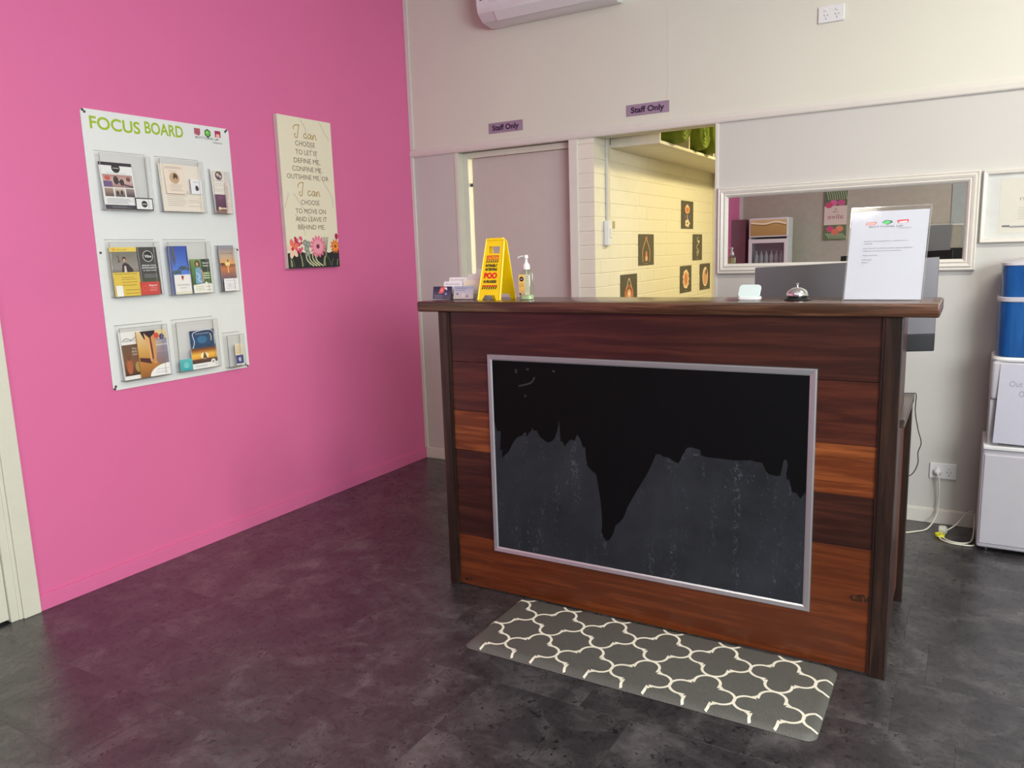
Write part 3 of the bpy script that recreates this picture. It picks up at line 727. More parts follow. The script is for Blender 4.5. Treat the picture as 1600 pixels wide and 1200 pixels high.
# --- holder 4
a = (-2.215, -2.086, 1.2735, 1.488); Y1_ = C(226, 196, 74); p = DP(*a, Y1_); p.rect(0, .91, 1, 1, C(238, 208, 84)); p.ell(.16, .955, .06, C(230, 170, 60)); p.text('Naturopath', .45, .94, .028, C(130, 100, 30), width=.4)
p.grad(0, .49, 1, .91, [(0, C(120, 112, 108)), (.2, C(150, 144, 138)), (1, C(120, 116, 106))]); p.ell(.5, .76, .07, C(60, 40, 34), ry=.05); p.ell(.5, .735, .05, C(206, 160, 132), ry=.035); p.poly([(.36, .49), (.40, .64), (.5, .69), (.62, .66), (.78, .55), (.78, .49)], C(44, 36, 42)); p.poly([(.45, .49), (.47, .62), (.53, .62), (.55, .49)], C(214, 200, 190))
p.stroke([(.25, .83), (.3, .78), (.28, .7), (.36, .73)], .004, C(84, 66, 60)); p.text('Holistic wellness clinic', .5, .445, .026, C(110, 84, 20), width=.8); p.lines(.3, .9, [.38, .34, .28, .22], .012, C(180, 140, 50)); p.rect(.06, 0, .3, .22, C(244, 244, 240)); p.lines(.4, .95, [.12, .05], .012, C(176, 136, 50))
leaf('flyer', *a, 0.035, p, 'yellow flyer with a photo of a seated person', lean=0.012)
a = (-2.084, -1.986, 1.2735, 1.488); p = DP(*a, C(64, 62, 62)); p.rect(.02, 0, .08, 1, C(120, 116, 118)); p.ell(.52, .81, .26, C(226, 226, 226)); p.ell(.52, .81, .235, C(26, 26, 28)); p.text('Vibe', .52, .78, .06, WH, width=.36, bold=.02)
p.text('BRIDGE YOUR', .52, .60, .032, WH, width=.72, bold=.02); p.text('ENVIRONMENT', .52, .55, .032, WH, width=.76, bold=.02); p.text('to ideal health', .52, .50, .03, WH, width=.68, bold=.01); p.lines(.2, .9, [.42, .39, .36], .010, C(150, 150, 150)); p.rect(.08, .2, 1, .33, C(62, 78, 58))
leaf('leaflet', *a, 0.0355, p, 'charcoal leaflet with white-ringed round Vibe logo', lean=0.012)
a = (-2.092, -1.996, 1.2735, 1.332); p = DP(*a, C(206, 62, 58)); p.ell(.24, .52, .14, C(214, 96, 60)); p.ell(.24, .52, .10, C(206, 62, 58)); p.text('Magnesi', .64, .66, .14, C(246, 220, 214), width=.4, bold=.02); p.lines(.45, .9, [.5, .38, .3], .04, C(232, 150, 142))
leaf('business_card', *a, 0.0388, p, 'red business card in front of the charcoal leaflet', lean=0.001, cat='card')
# --- holder 5
def palm(p, x, y, s_, c):
    for a in (20, 60, 100, 140, 175, 215, -15):
        A = math.radians(a); p.stroke([(x, y), (x + s_ * .6 * math.cos(A), y + s_ * .45 * math.sin(A) * p.w / p.h + .01), (x + s_ * math.cos(A), y + s_ * .5 * math.sin(A) * p.w / p.h - .02)], .0045, c, 3)
a = (-1.930, -1.822, 1.2655, 1.491); p = DP(*a, C(60, 108, 214)); p.grad(0, 0, 1, 1, [(0, C(126, 146, 206)), (.35, C(86, 134, 226)), (1, C(36, 74, 176))]); p.rect(0, 0, .16, 1, C(92, 104, 156), C(70, 82, 130)); p.poly([(.18, 1), (.36, 1), (.36, .7), (.28, .58), (.2, .72)], C(84, 84, 104))
def cl(p_): return p_
palm(p, .70, .52, .28, C(58, 80, 50)); palm(p, .34, .44, .24, C(66, 86, 70)); p.stroke([(.98, .98), (.94, .75), (.97, .5)], .004, C(50, 60, 50))
leaf('leaflet', *a, 0.034, p, 'tall blue leaflet showing palm trees against sky', lean=0.012)
a = (-1.915, -1.826, 1.2655, 1.357); p = DP(*a, C(240, 238, 234)); p.poly([(.5, .68), (.42, .86), (.45, .95), (.56, .95), (.58, .86)], C(206, 60, 50)); p.ell(.5, .88, .05, C(90, 40, 44)); p.text('Colon hydrotherapy', .52, .45, .075, C(110, 84, 96), width=.72); p.text('for wellness', .5, .30, .06, C(160, 110, 110), width=.4); p.rect(0, 0, 1, .14, C(228, 226, 206))
leaf('card', *a, 0.0385, p, 'white card with red pin mark below the palm leaflet', lean=0.002, cat='card')
a = (-1.813, -1.705, 1.2655, 1.428); p = DP(*a, C(70, 108, 52)); p.grad(0, .2, 1, 1, [(0, C(58, 92, 40)), (.6, C(84, 126, 60)), (1, C(120, 150, 80))]); p.rect(.55, .62, 1, 1, C(44, 60, 50)); p.text('Natural', .78, .86, .05, WH, width=.32, bold=.02); p.text('health', .78, .78, .05, WH, width=.3, bold=.02)
p.ell(.34, .86, .13, C(58, 34, 28), ry=.10); p.ell(.33, .85, .07, C(214, 156, 128), ry=.065); p.poly([(.16, .28), (.2, .70), (.3, .76), (.42, .76), (.5, .68), (.52, .28)], C(120, 168, 206)); p.stroke([(.25, .6), (.4, .5), (.3, .4), (.45, .32)], .004, C(200, 226, 240)); p.stroke([(.5, .7), (.58, .5), (.55, .32)], .007, C(206, 156, 130))
for yy in (.56, .49, .42): p.rect(.62, yy, .92, yy + .03, C(214, 226, 190))
p.poly([(0, 0), (1, 0), (1, .26), (.78, .28), (.7, .34), (.62, .28), (0, .24)], C(240, 238, 226)); p.lines(.12, .6, [.18, .13, .08], .015, C(190, 188, 170)); p.lines(.66, .96, [.17, .07], .02, C(180, 180, 176))
leaf('leaflet', *a, 0.036, p, 'green leaflet showing a person in a blue sleeveless dress', lean=0.009)
# --- holder 6
a = (-1.643, -1.549, 1.2655, 1.492); p = DP(*a, C(120, 100, 110)); p.grad(0, 0, 1, 1, [(0, C(56, 52, 66)), (.2, C(70, 64, 88)), (.3, C(120, 92, 104)), (.5, C(206, 120, 70)), (.58, C(120, 74, 64)), (.6, C(240, 170, 90)), (.75, C(206, 176, 150)), (1, C(140, 146, 164))])
p.ell(.5, .6, .16, C(250, 214, 130), ry=.06); p.ell(.5, .6, .06, C(255, 246, 200)); p.rect(.47, .40, .53, .60, C(246, 200, 120)); p.ell(.53, .66, .035, C(50, 34, 34), ry=.035); p.ell(.16, .6, .16, C(76, 50, 50), ry=.018); p.text('Journey to health', .5, .82, .026, C(130, 60, 56), width=.72)
leaf('leaflet', *a, 0.035, p, 'tall leaflet with an orange sunset over water', lean=0.012)
a = (-1.634, -1.547, 1.2655, 1.328); p = DP(*a, C(242, 240, 242)); p.lines(.15, .9, [.8, .55, .35, .2], .035, C(206, 196, 206)); p.ell(.35, .45, .1, C(224, 214, 222))
leaf('business_card', *a, 0.0388, p, 'white business card in front of the tall sunset leaflet', lean=0.001, cat='card')
# --- holder 7
a = (-2.214, -2.100, 0.9, 1.115); p = DP(*a, C(238, 236, 232)); p.stroke([(.1, .80), (.3, .86), (.5, .82), (.7, .87), (.92, .84)], .0025, C(70, 80, 90)); p.text('Colonic Care', .5, .79, .045, C(70, 84, 96), width=.7); p.grad(.06, .08, 1, .73, [(0, C(70, 44, 30)), (.4, C(130, 86, 60)), (1, C(104, 78, 58))])
p.ell(.3, .27, .13, C(176, 96, 60), ry=.16); p.ell(.3, .45, .07, C(120, 70, 50), ry=.06); p.ell(.65, .25, .12, C(176, 146, 84), ry=.11); p.text('YOUR', .62, .62, .04, C(230, 222, 206), width=.3); p.text('BODY', .62, .56, .04, C(230, 222, 206), width=.3); p.text('GUIDE', .62, .50, .04, C(230, 222, 206), width=.3)
leaf('booklet', *a, 0.028, p, 'brown and white booklet tucked behind the bare legs book', lean=0.010, thick=0.003, cat='booklet')
a = (-2.136, -1.987, 0.9005, 1.110); p = DP(*a, C(196, 140, 70)); p.grad(0, 0, 1, 1, [(0, C(150, 92, 44)), (.3, C(190, 126, 60)), (.6, C(214, 166, 90)), (1, C(230, 206, 160))]); p.poly([(.5, .28), (1, .22), (1, .8), (.55, .84)], [C(150, 110, 90), C(132, 116, 120), C(150, 150, 180), C(206, 190, 150)])
p.rect(.52, .78, 1, .80, C(120, 124, 160)); p.rect(.55, .66, 1, .69, C(206, 196, 190)); p.rect(.5, .52, 1, .54, C(170, 150, 150)); p.poly([(.12, 1), (.42, 1), (.36, .84), (.24, .82)], C(40, 26, 44)); p.poly([(.46, 1), (.64, 1), (.62, .78), (.60, .64), (.585, .45), (.56, .34), (.62, .28), (.47, .275), (.49, .45), (.47, .62), (.44, .82)], C(214, 150, 92)); p.poly([(.24, 1), (.40, 1), (.42, .80), (.42, .66), (.43, .48), (.42, .37), (.46, .33), (.36, .33), (.365, .5), (.32, .66), (.27, .8)], C(226, 170, 110)); p.poly([(.41, .95), (.46, .95), (.49, .6), (.49, .38), (.45, .38), (.43, .62)], C(96, 46, 36)); p.poly([(.20, 1), (.62, 1), (.60, .93), (.42, .84), (.30, .92)], C(40, 26, 44))
p.poly([(.02, .44), (.36, .40), (.4, .28), (.02, .36)], C(80, 40, 40))
p.ell(.66, .88, .09, C(216, 78, 60)); p.ell(.84, .85, .085, C(52, 52, 110)); p.poly([(.84, .89), (.86, .85), (.84, .81), (.82, .85)], C(130, 140, 190))
arc = [(1, 0), (1, .26)] + [(1 - .7 * math.sin(math.radians(t)) * (1), .26 * math.cos(math.radians(t))) for t in range(10, 91, 10)]
p.poly(arc, C(244, 242, 240)); p.text('Bare and Natural', .76, .13, .024, C(120, 84, 90), width=.38); p.lines(.5, .95, [.08, .05], .008, C(190, 184, 186))
leaf('booklet', *a, 0.0365, p, 'thick booklet showing bare legs walking on a beach', lean=0.008, thick=0.006, cat='booklet')
# --- holder 8
a = (-1.932, -1.862, 0.9, 0.955); p = DP(*a, C(60, 176, 180)); p.grad(0, 0, 1, 1, [(0, C(52, 170, 176)), (1, C(86, 190, 192))]); p.ell(.5, .5, .2, C(120, 206, 206)); p.lines(.3, .8, [.3], .05, C(160, 220, 220))
leaf('card', *a, 0.037, p, 'turquoise card low in the bottom middle holder', lean=0.001, cat='card')
a = (-1.846, -1.708, 0.899, 1.084); p = DP(*a, C(24, 58, 96)); p.grad(0, .5, 1, 1, [(0, C(20, 60, 96)), (.6, C(26, 74, 120)), (1, C(20, 44, 80))]); p.ell(.45, .75, .2, C(44, 110, 150), ry=.1); p.stroke([(.0, .5), (.12, .7), (.12, .95), (.9, .97), (.96, .6)], .0035, C(226, 226, 240)); p.stroke([(.80, .9), (.84, .8), (.82, .7)], .006, C(196, 180, 140)); p.text('Essential Health', .48, .90, .03, C(206, 226, 240), width=.55)
leaf('booklet', *a, 0.026, p, 'dark blue booklet with white cord behind the sunset booklet', lean=0.008, thick=0.006, cat='booklet')
a = (-1.863, -1.718, 0.899, 1.000); p = DP(*a, C(240, 238, 234)); p.grad(0, .26, 1, 1, [(0, C(70, 40, 34)), (.25, C(96, 60, 44)), (.30, C(230, 160, 50)), (.55, C(246, 190, 70)), (.8, C(170, 96, 36)), (1, C(60, 34, 26))]); p.ell(.5, .6, .16, C(255, 240, 190), ry=.16); p.poly([(.42, .46), (.47, .7), (.5, .8), (.55, .68), (.6, .46)], C(120, 76, 40)); p.ell(.82, .27, .09, C(240, 238, 234)); p.ell(.82, .27, .04, C(130, 140, 150)); p.lines(.1, .6, [.12], .03, C(160, 190, 200))
leaf('booklet', *a, 0.0385, p, 'orange sunset booklet with white bottom strip', lean=0.004, thick=0.004, cat='booklet')
# --- holder 9
a = (-1.602, -1.556, 0.885, 0.994); p = DP(*a, C(236, 222, 190)); p.lines(.15, .9, [.9, .84, .78, .72, .66, .6, .55], .02, C(206, 180, 130)); p.rect(0, .06, 1, .46, C(58, 66, 132)); p.ell(.5, .26, .2, C(210, 216, 226)); p.ell(.5, .26, .10, C(58, 66, 132)); p.rect(.45, .16, .55, .36, C(230, 230, 236)); p.rect(0, 0, 1, .06, WH)
leaf('card', *a, 0.036, p, 'small cream and blue card in the bottom right holder', lean=0.004, cat='card')

# ================================================================== QUOTE CANVAS
cv = thing('quote_canvas', 'tall cream canvas print with I can choose quote above tropical flowers', 'canvas', (0, -0.99, 1.363))
y0, y1, z0, z1 = -1.192, -0.786, 1.362, 2.181
M().box(0.002, 0.030, y0, y1, z0, z1).build('canvas_block', plain('canvas_edge', C(206, 192, 186), 0.7, bmp=0.3, bscale=500), cv, bevel=0.002)
p = P(y1 - y0, z1 - z0, C(234, 226, 200)); w_, h_ = p.w, p.h
def ct_(y, z): return ((y - y0) / w_, (z - z0) / h_)
MB = C(206, 200, 180)
for pts in ([(.42, .99), (.5, .93), (.52, .85), (.66, .76)], [(.78, .99), (.86, .93), (.95, .88)], [(.66, .78), (.74, .62), (.92, .50), (.94, .42)], [(.02, .40), (.08, .47), (.10, .50)], [(.2, .36), (.3, .30), (.36, .22)], [(.2, .5), (.36, .40), (.5, .34)]):
    p.stroke(pts, .006, MB)
GD = C(176, 146, 88)
ICAN = [[(.04, .62), (.02, .80), (.16, .98), (.36, 1.0)], [(.33, .99), (.26, .5), (.20, .06), (.10, .04), (.06, .22), (.14, .34)],
        [(.72, .36), (.64, .42), (.56, .28), (.58, .10), (.66, .08), (.76, .18)], [(.96, .36), (.88, .42), (.80, .26), (.82, .08), (.90, .10), (.97, .38), (.96, .10), (1.03, .08)],
        [(1.05, .38), (1.06, .06), (1.12, .34), (1.2, .40), (1.22, .10), (1.28, .08)]]
def ican(x0, x1, zb, zt):
    for st in ICAN:
        q = [ct_(x0 + (x1 - x0) * a / 1.28, zb + (zt - zb) * b_) for a, b_ in st]
        p.stroke(q, .0052, GD, 6)
ican(-1.082, -0.905, 2.070, 2.140); ican(-1.078, -0.908, 1.758, 1.832)
TXT = C(112, 92, 70)
for t, ya, yb, z in (('CHOOSE', -1.072, -0.922, 2.030), ('TO LET IT', -1.076, -0.908, 1.984), ('DEFINE ME,', -1.092, -0.890, 1.938), ('CONFINE ME,', -1.108, -0.878, 1.894), ('OUTSHINE ME, OR', -1.152, -0.832, 1.850),
                     ('CHOOSE', -1.062, -0.918, 1.712), ('TO MOVE ON', -1.108, -0.872, 1.664), ('AND LEAVE IT', -1.112, -0.868, 1.620), ('BEHIND ME.', -1.098, -0.886, 1.576)):
    c_ = ct_((ya + yb) / 2, z); p.text(t, c_[0], c_[1], .027 / h_, TXT, width=(yb - ya) / w_)
# flowers along the lower edge
p.poly([(0, 0), (1, 0), (1, .13), (.8, .10), (.6, .12), (.4, .09), (.2, .12), (0, .1)], C(34, 36, 38))
random.seed(3)
for k in range(22):
    x = random.uniform(.03, .95); an = random.uniform(40, 140); ln = random.uniform(.05, .11)
    p.stroke([(x, .01), (x + .5 * ln * math.cos(math.radians(an)) * .8, .01 + ln * .5), (min(.98, max(.02, x + ln * math.cos(math.radians(an)) * 1.2)), .01 + ln * .85)], .006, random.choice([C(126, 140, 96), C(84, 100, 74), C(176, 180, 130), C(52, 60, 52)]), 3)
for x in (.36, .42, .48, .54): p.stroke([(x + .12, .01), (x, .05), (x - .02, .10)], .007, C(214, 214, 170), 4)
for x in (.70, .73, .76, .66, .79): p.stroke([(.73, .08), ((x + .73) / 2, .14), (x, .21)], .005, C(130, 126, 106), 3)
for x, y in ((.36, .13), (.40, .16), (.34, .17), (.38, .10)): p.ell(x, y, .045, C(138, 146, 134)); p.ell(x, y, .02, C(170, 176, 160))
def daisy(cx, cy, R, n, c1, c2, cen, wdt=.35):
    for ring, (rr, cc_) in enumerate(((R, c1), (R * .72, c2))):
        for i in range(n):
            a = 2 * PI * (i + .5 * ring) / n
            ox, oy = cx + .55 * rr * math.cos(a), cy + .55 * rr * math.sin(a) * w_ / h_
            p.ell(min(max(ox, .02), .98), oy, rr * .5, cc_, ry=rr * wdt * .5 * w_ / h_, n=10, rot=a)
    p.ell(min(cx, .97), cy, R * .22, cen)
for i in range(26):
    x = .20 + random.uniform(-.055, .075); y = .15 + random.uniform(-.055, .055); p.ell(x, y, .022, random.choice([C(206, 50, 96), C(226, 84, 120), C(176, 34, 74)]), n=8)
daisy(.58, .145, .15, 14, C(232, 120, 150), C(240, 160, 176), C(120, 50, 80))
daisy(.93, .145, .10, 10, C(224, 110, 40), C(240, 150, 60), C(150, 60, 30))
p.ell(.965, .215, .032, C(176, 40, 70), ry=.022)
for a in (100, 30, 170, 250, 310):
    A = math.radians(a); p.ell(.10 + .06 * math.cos(A), .13 + .035 * math.sin(A), .065, C(246, 206, 184) if a > 150 else C(236, 120, 96), ry=.018, rot=A, n=12)
p.ell(.095, .13, .025, C(206, 40, 50))
p.build('printed_face', [(0.0306, y0 + .001, z0 + .001), (0.0306, y1 - .001, z0 + .001), (0.0306, y1 - .001, z1 - .001), (0.0306, y0 + .001, z1 - .001)], cv, mat=PRINTM)

# ================================================================== STAFF ONLY SIGNS
def staff(x0, x1, z0, z1, label):
    t = thing('staff_only_sign', label, 'sign', ((x0 + x1) / 2, 0, z0), 'Staff Only signs')
    M().box(x0, x1, -0.0035, -0.0005, z0, z1).build('plate', plain('sign_mauve', C(154, 132, 152), 0.4), t, bevel=0.0005, seg=1)
    p = P(x1 - x0, z1 - z0, 'none'); p.text('Staff Only', .5, .27, .50, C(40, 22, 56), width=.78, bold=.035)
    p.build('lettering', [(x0, -.0037, z0), (x1, -.0037, z0), (x1, -.0037, z1), (x0, -.0037, z1)], t)
staff(0.618, 0.862, 2.146, 2.208, 'mauve Staff Only sign above the closed plain door')
staff(1.535, 1.786, 2.146, 2.207, 'mauve Staff Only sign above the opening to the brick room')

# ================================================================== POWER OUTLETS
def gpo(x0, x1, z0, z1, label):
    t = thing('power_outlet', label, 'power outlet', ((x0 + x1) / 2, 0, z0), 'white double power outlets')
    M().box(x0, x1, -0.010, 0, z0, z1).build('cover_plate', WPLAS, t, bevel=0.003)
    W = x1 - x0; H = z1 - z0
    for cx in (x0 + W * .30, x0 + W * .72):
        M().box(cx - .007, cx + .007, -0.0145, -0.009, z1 - .026, z1 - .016).build('switch', WPLAS, t, bevel=0.0015)
        s_ = M()
        for dx, dz, an in ((-.0075, .003, 35), (.0075, .003, -35), (0, -.012, 0)):
            A = math.radians(an); c_, sn = math.cos(A), math.sin(A); pts = [(cx + dx + a * c_ - b_ * sn, z0 + H * .40 + dz + a * sn + b_ * c_) for a, b_ in ((-.0012, -.004), (.0012, -.004), (.0012, .004), (-.0012, .004))]
            s_.prism(pts, -0.0104, -0.0095)
        s_.build('pin_slots', BLACKP, t)
    return t
gpo(2.545, 2.665, 2.469, 2.546, 'white double power outlet high on the upper wall')
gpo(3.141, 3.259, 0.233, 0.312, 'white double power outlet low on the wall beside the water cooler')
# plug with white cord running left behind the desk
t = thing('power_plug', 'white plug and cord hanging from the low outlet', 'plug', (3.177, -0.03, 0.265))
M().lathe([(0.014, 0), (0.018, 0.004), (0.018, 0.014), (0.012, 0.024), (0.006, 0.030)], (3.177, -0.0106, 0.270), 20, 'y').build('plug_body', WPLAS, t, smooth=True)
M().tube([(3.177, -.040, .268), (3.183, -.050, .255), (3.188, -.044, .20), (3.190, -.035, .11), (3.182, -.06, .05), (3.150, -.13, .008), (3.10, -.19, .005), (3.03, -.24, .005), (2.9, -.26, .005)], .0036).build('cord', CORD, t, smooth=True)
t = thing('extension_plug', 'round white plug and socket join with yellow ring on the floor by the cooler', 'plug', (3.21, -.17, 0))
M().lathe([(0.010, -.020), (0.020, -.016), (0.022, 0), (0.022, .012), (0.012, .020)], (3.216, -.165, .0225), 20, 'x').build('socket_body', plain('socket_grey_white', C(186, 186, 172), 0.45), t, smooth=True)
M(Matrix.Translation((3.206, -.205, .010))).lathe([(0.017, -.006), (0.021, -.006), (0.021, .006), (0.017, .006), (0.017, -.006)], (0, 0, 0), 20, 'z').build('yellow_ring', YELR, t, smooth=True)
M().tube([(3.234, -.160, .022), (3.27, -.125, .045), (3.31, -.06, .085), (3.338, -.035, .092), (3.347, -.03, .085)], .0032).build('cord', CORD, t, smooth=True)
M().tube([(3.212, -.20, .014), (3.222, -.225, .005), (3.25, -.262, .005), (3.30, -.268, .005), (3.335, -.225, .005), (3.345, -.13, .02), (3.347, -.06, .07), (3.347, -.03, .07)], .0036).build('cord', CORD, t, smooth=True)
M().tube([(3.200, -.215, .008), (3.212, -.25, .005), (3.25, -.285, .005), (3.30, -.290, .005), (3.335, -.285, .005), (3.348, -.27, .005)], .0036).build('cord', CORD, t, smooth=True)
o = M().tube([(2.98, -1.03, .834), (3.05, -1.035, .834), (3.096, -1.02, .834), (3.109, -1.0, .825), (3.109, -.998, .76), (3.122, -.998, .69), (3.135, -.998, .64), (3.126, -.998, .60), (3.128, -.998, .56), (3.115, -.998, .52), (3.095, -.99, .50), (3.07, -.98, .50)], .0018, 6)
tag(o.build('monitor_cord', BLACKP, loc=(3.109, -1.0, .5), smooth=True), 'thin black cord looping over the right end of the lower worktop', 'cord')

# ================================================================== MIRROR, CERTIFICATE
mr = thing('wall_mirror', 'long low mirror with white moulded frame on the back wall', 'mirror', (2.67, 0, 1.259))
mm = M(); ring_frame(mm, 2.064, 3.277, 1.259, 1.716, [(0, 0.001), (0, .022), (.006, .026), (.012, .022), (.016, .022), (.020, .030), (.030, .026), (.034, .022), (.040, .027), (.048, .020), (.054, .010), (.054, .001)], 0.0)
mm.build('frame', TRIM, mr)
M().box(2.100, 3.240, -0.006, -0.001, 1.30, 1.69).build('glass', MIRR, mr)
ce = thing('framed_certificate', 'white-framed certificate at the right edge above the water cooler', 'picture frame', (3.55, 0, 1.385))
mm = M(); ring_frame(mm, 3.287, 3.80, 1.383, 1.712, [(0, .001), (0, .020), (.004, .024), (.018, .022), (.022, .010), (.022, .001)], 0.0); mm.build('frame', TRIM, ce)
M().box(3.30, 3.79, -.008, -.001, 1.395, 1.70).build('mat_board', plain('mat_board_grey_white', C(204, 205, 200), 0.4), ce)
p = P(.37, .245, C(208, 205, 192)); p.text('BE A', .5, .72, .055, C(150, 120, 110)); p.text('IT IS', .28, .60, .05, C(120, 110, 104), width=.14); p.text('A NEW DAY', .62, .60, .05, C(150, 126, 118), width=.4)
p.lines(.2, .85, [.46, .42, .38, .34, .30, .26], .008, C(176, 172, 162)); p.rect(.30, .20, .8, .206, C(120, 116, 112)); p.rect(.04, .12, .12, .15, C(96, 100, 106)); p.rect(.12, .105, .34, .125, C(130, 132, 134)); p.rect(.13, .13, .33, .14, C(176, 178, 178))
p.build('paper', [(3.358, -.0085, 1.424), (3.73, -.0085, 1.424), (3.73, -.0085, 1.668), (3.358, -.0085, 1.668)], ce)

# ================================================================== AIR CONDITIONER
ac = thing('air_conditioner', 'white split air conditioner high on the back wall', 'air conditioner', (1.1, 0, 2.75))
yf = -.215
prof = [(0, 2.752), (-.06, 2.742), (-.15, 2.752), (-.200, 2.790), (yf, 2.84), (yf, 2.98), (-.205, 3.02), (-.15, 3.045), (0, 3.045)]
M().prism([(a, b_) for a, b_ in prof], 0.69, 1.52, 'x').build('body', WPLAS, ac, bevel=0.006)
M().prism([(-.152, 2.7505), (-.202, 2.789), (-.206, 2.787), (-.157, 2.746)], 0.80, 1.49, 'x').build('louver', WPLAS, ac, bevel=0.0015)
M().box(0.775, 1.48, yf - .004, yf + .004, 2.838, 3.0).build('front_panel', WPLAS, ac, bevel=0.002)
M().box(0.785, 1.10, yf - .006, yf - .003, 2.846, 2.856).build('display_strip', BLACKP, ac)
p = P(.05, .05, 'none'); p.rect(.1, .6, .8, .68, C(120, 110, 112)); p.rect(.2, .2, .9, .26, C(120, 110, 112)); p.ell(.25, .23, .08, C(60, 50, 54)); p.build('marking', [(.71, yf - .001, 2.845), (.765, yf - .001, 2.845), (.765, yf - .001, 2.895), (.71, yf - .001, 2.895)], ac)

# ================================================================== STAFF ROOM CONTENTS
WX = 1.3315
def poster(y0, y1, z0, z1, draw, label):
    p = P(y1 - y0, z1 - z0, C(62, 56, 48)); draw(p); p.lines(.35, .65, [.05], .015, C(150, 140, 124))
    q = [(WX + .001, y0, z0), (WX + .001, y1, z0), (WX + .001, y1, z1), (WX + .001, y0, z1)]
    tag(p.build('poster', q, thick=.0008, loc=(WX, (y0 + y1) / 2, z0)), label, 'poster', 'dark botanical posters on the brick wall')
PE = C(222, 164, 122); PE2 = C(196, 110, 66); PE3 = C(242, 214, 190)
def d1(p): p.stroke([(.30, .10), (.26, .45), (.42, .75), (.50, .90)], .008, PE); p.stroke([(.70, .10), (.74, .45), (.58, .75), (.50, .90)], .008, PE); p.ell(.5, .36, .07, PE2, ry=.1); p.ell(.5, .22, .09, PE, ry=.09); p.stroke([(.42, .95), (.5, .8), (.58, .95)], .006, PE2)
def d2(p): p.ell(.5, .70, .2, PE, ry=.16); p.ell(.5, .68, .11, PE2, ry=.09); p.ell(.5, .82, .05, PE3, ry=.06); p.rect(.47, .3, .53, .5, PE); [p.ell(.5 + .13 * math.cos(a), .2 + .09 * math.sin(a), .08, PE3, ry=.06) for a in (0, 1.25, 2.5, 3.77, 5.03)]; p.ell(.30, .42, .07, C(84, 78, 140)); p.ell(.68, .42, .06, C(84, 78, 140))
def d3(p): p.stroke([(.45, .15), (.65, .35), (.4, .5), (.6, .65), (.45, .8), (.6, .9)], .008, C(196, 190, 176)); p.ell(.5, .3, .12, C(150, 140, 126), ry=.09); p.ell(.62, .72, .1, C(210, 196, 176), ry=.06)
def d4(p): [p.ell(.5 + .17 * math.cos(a), .5 + .26 * math.sin(a), .12, PE3, ry=.10) for a in [i * 2 * PI / 9 for i in range(9)]]; p.ell(.5, .5, .22, PE, ry=.27); p.ell(.5, .5, .09, PE2, ry=.2)
def d5(p): p.ell(.52, .5, .27, PE3, ry=.38); p.ell(.52, .46, .2, PE, ry=.28); p.ell(.62, .68, .08, C(60, 50, 44), ry=.12)
def d6(p): p.ell(.5, .42, .26, PE2, ry=.28); p.ell(.5, .50, .17, C(130, 70, 40), ry=.18); p.ell(.5, .44, .12, PE, ry=.13); p.ell(.5, .44, .05, PE3); p.stroke([(.35, .6), (.5, .88), (.65, .6)], .006, PE3); p.stroke([(.3, .08), (.34, .2), (.5, .12), (.66, .2), (.7, .08)], .006, PE)
poster(.695, .989, 1.297, 1.507, d1, 'dark poster with two arching orange stems, nearest under the switch conduit')
poster(1.588, 1.887, 1.553, 1.765, d2, 'dark poster with a flower over a small star bloom, highest on the brick wall')
poster(1.881, 2.130, 1.305, 1.512, d3, 'dark poster with a pale twisting stem, below the highest poster')
poster(1.567, 1.850, 1.060, 1.268, d4, 'dark poster with a wide pale ruffled bloom, lower row')
poster(2.076, 2.366, 1.056, 1.270, d5, 'dark poster with a pale oval shell shape, farthest in the corner')
poster(.379, .668, 1.02, 1.248, d6, 'dark poster with an orange round bloom, lowest and nearest the opening')
t = thing('switch_conduit', 'vertical white conduit with a light switch on the brick wall', 'conduit', (WX, .18, 1.43))
M().box(WX, WX + .016, .160, .198, 1.585, 2.10).build('conduit_cover', plain('conduit_white', C(206, 202, 192), .4), t, bevel=.003)
M().box(WX, WX + .032, .128, .188, 1.435, 1.585).build('switch_box', WPLAS, t, bevel=.005)
M().box(WX + .031, WX + .037, .145, .172, 1.48, 1.54).build('switch', WPLAS, t, bevel=.002)
tag(M().box(WX, WX + .012, .205, .275, 1.540, 1.583).build('wall_plate', SWITCHM, loc=(WX, .24, 1.54), bevel=.002), 'small beige wall plate right of the conduit switch', 'switch plate')
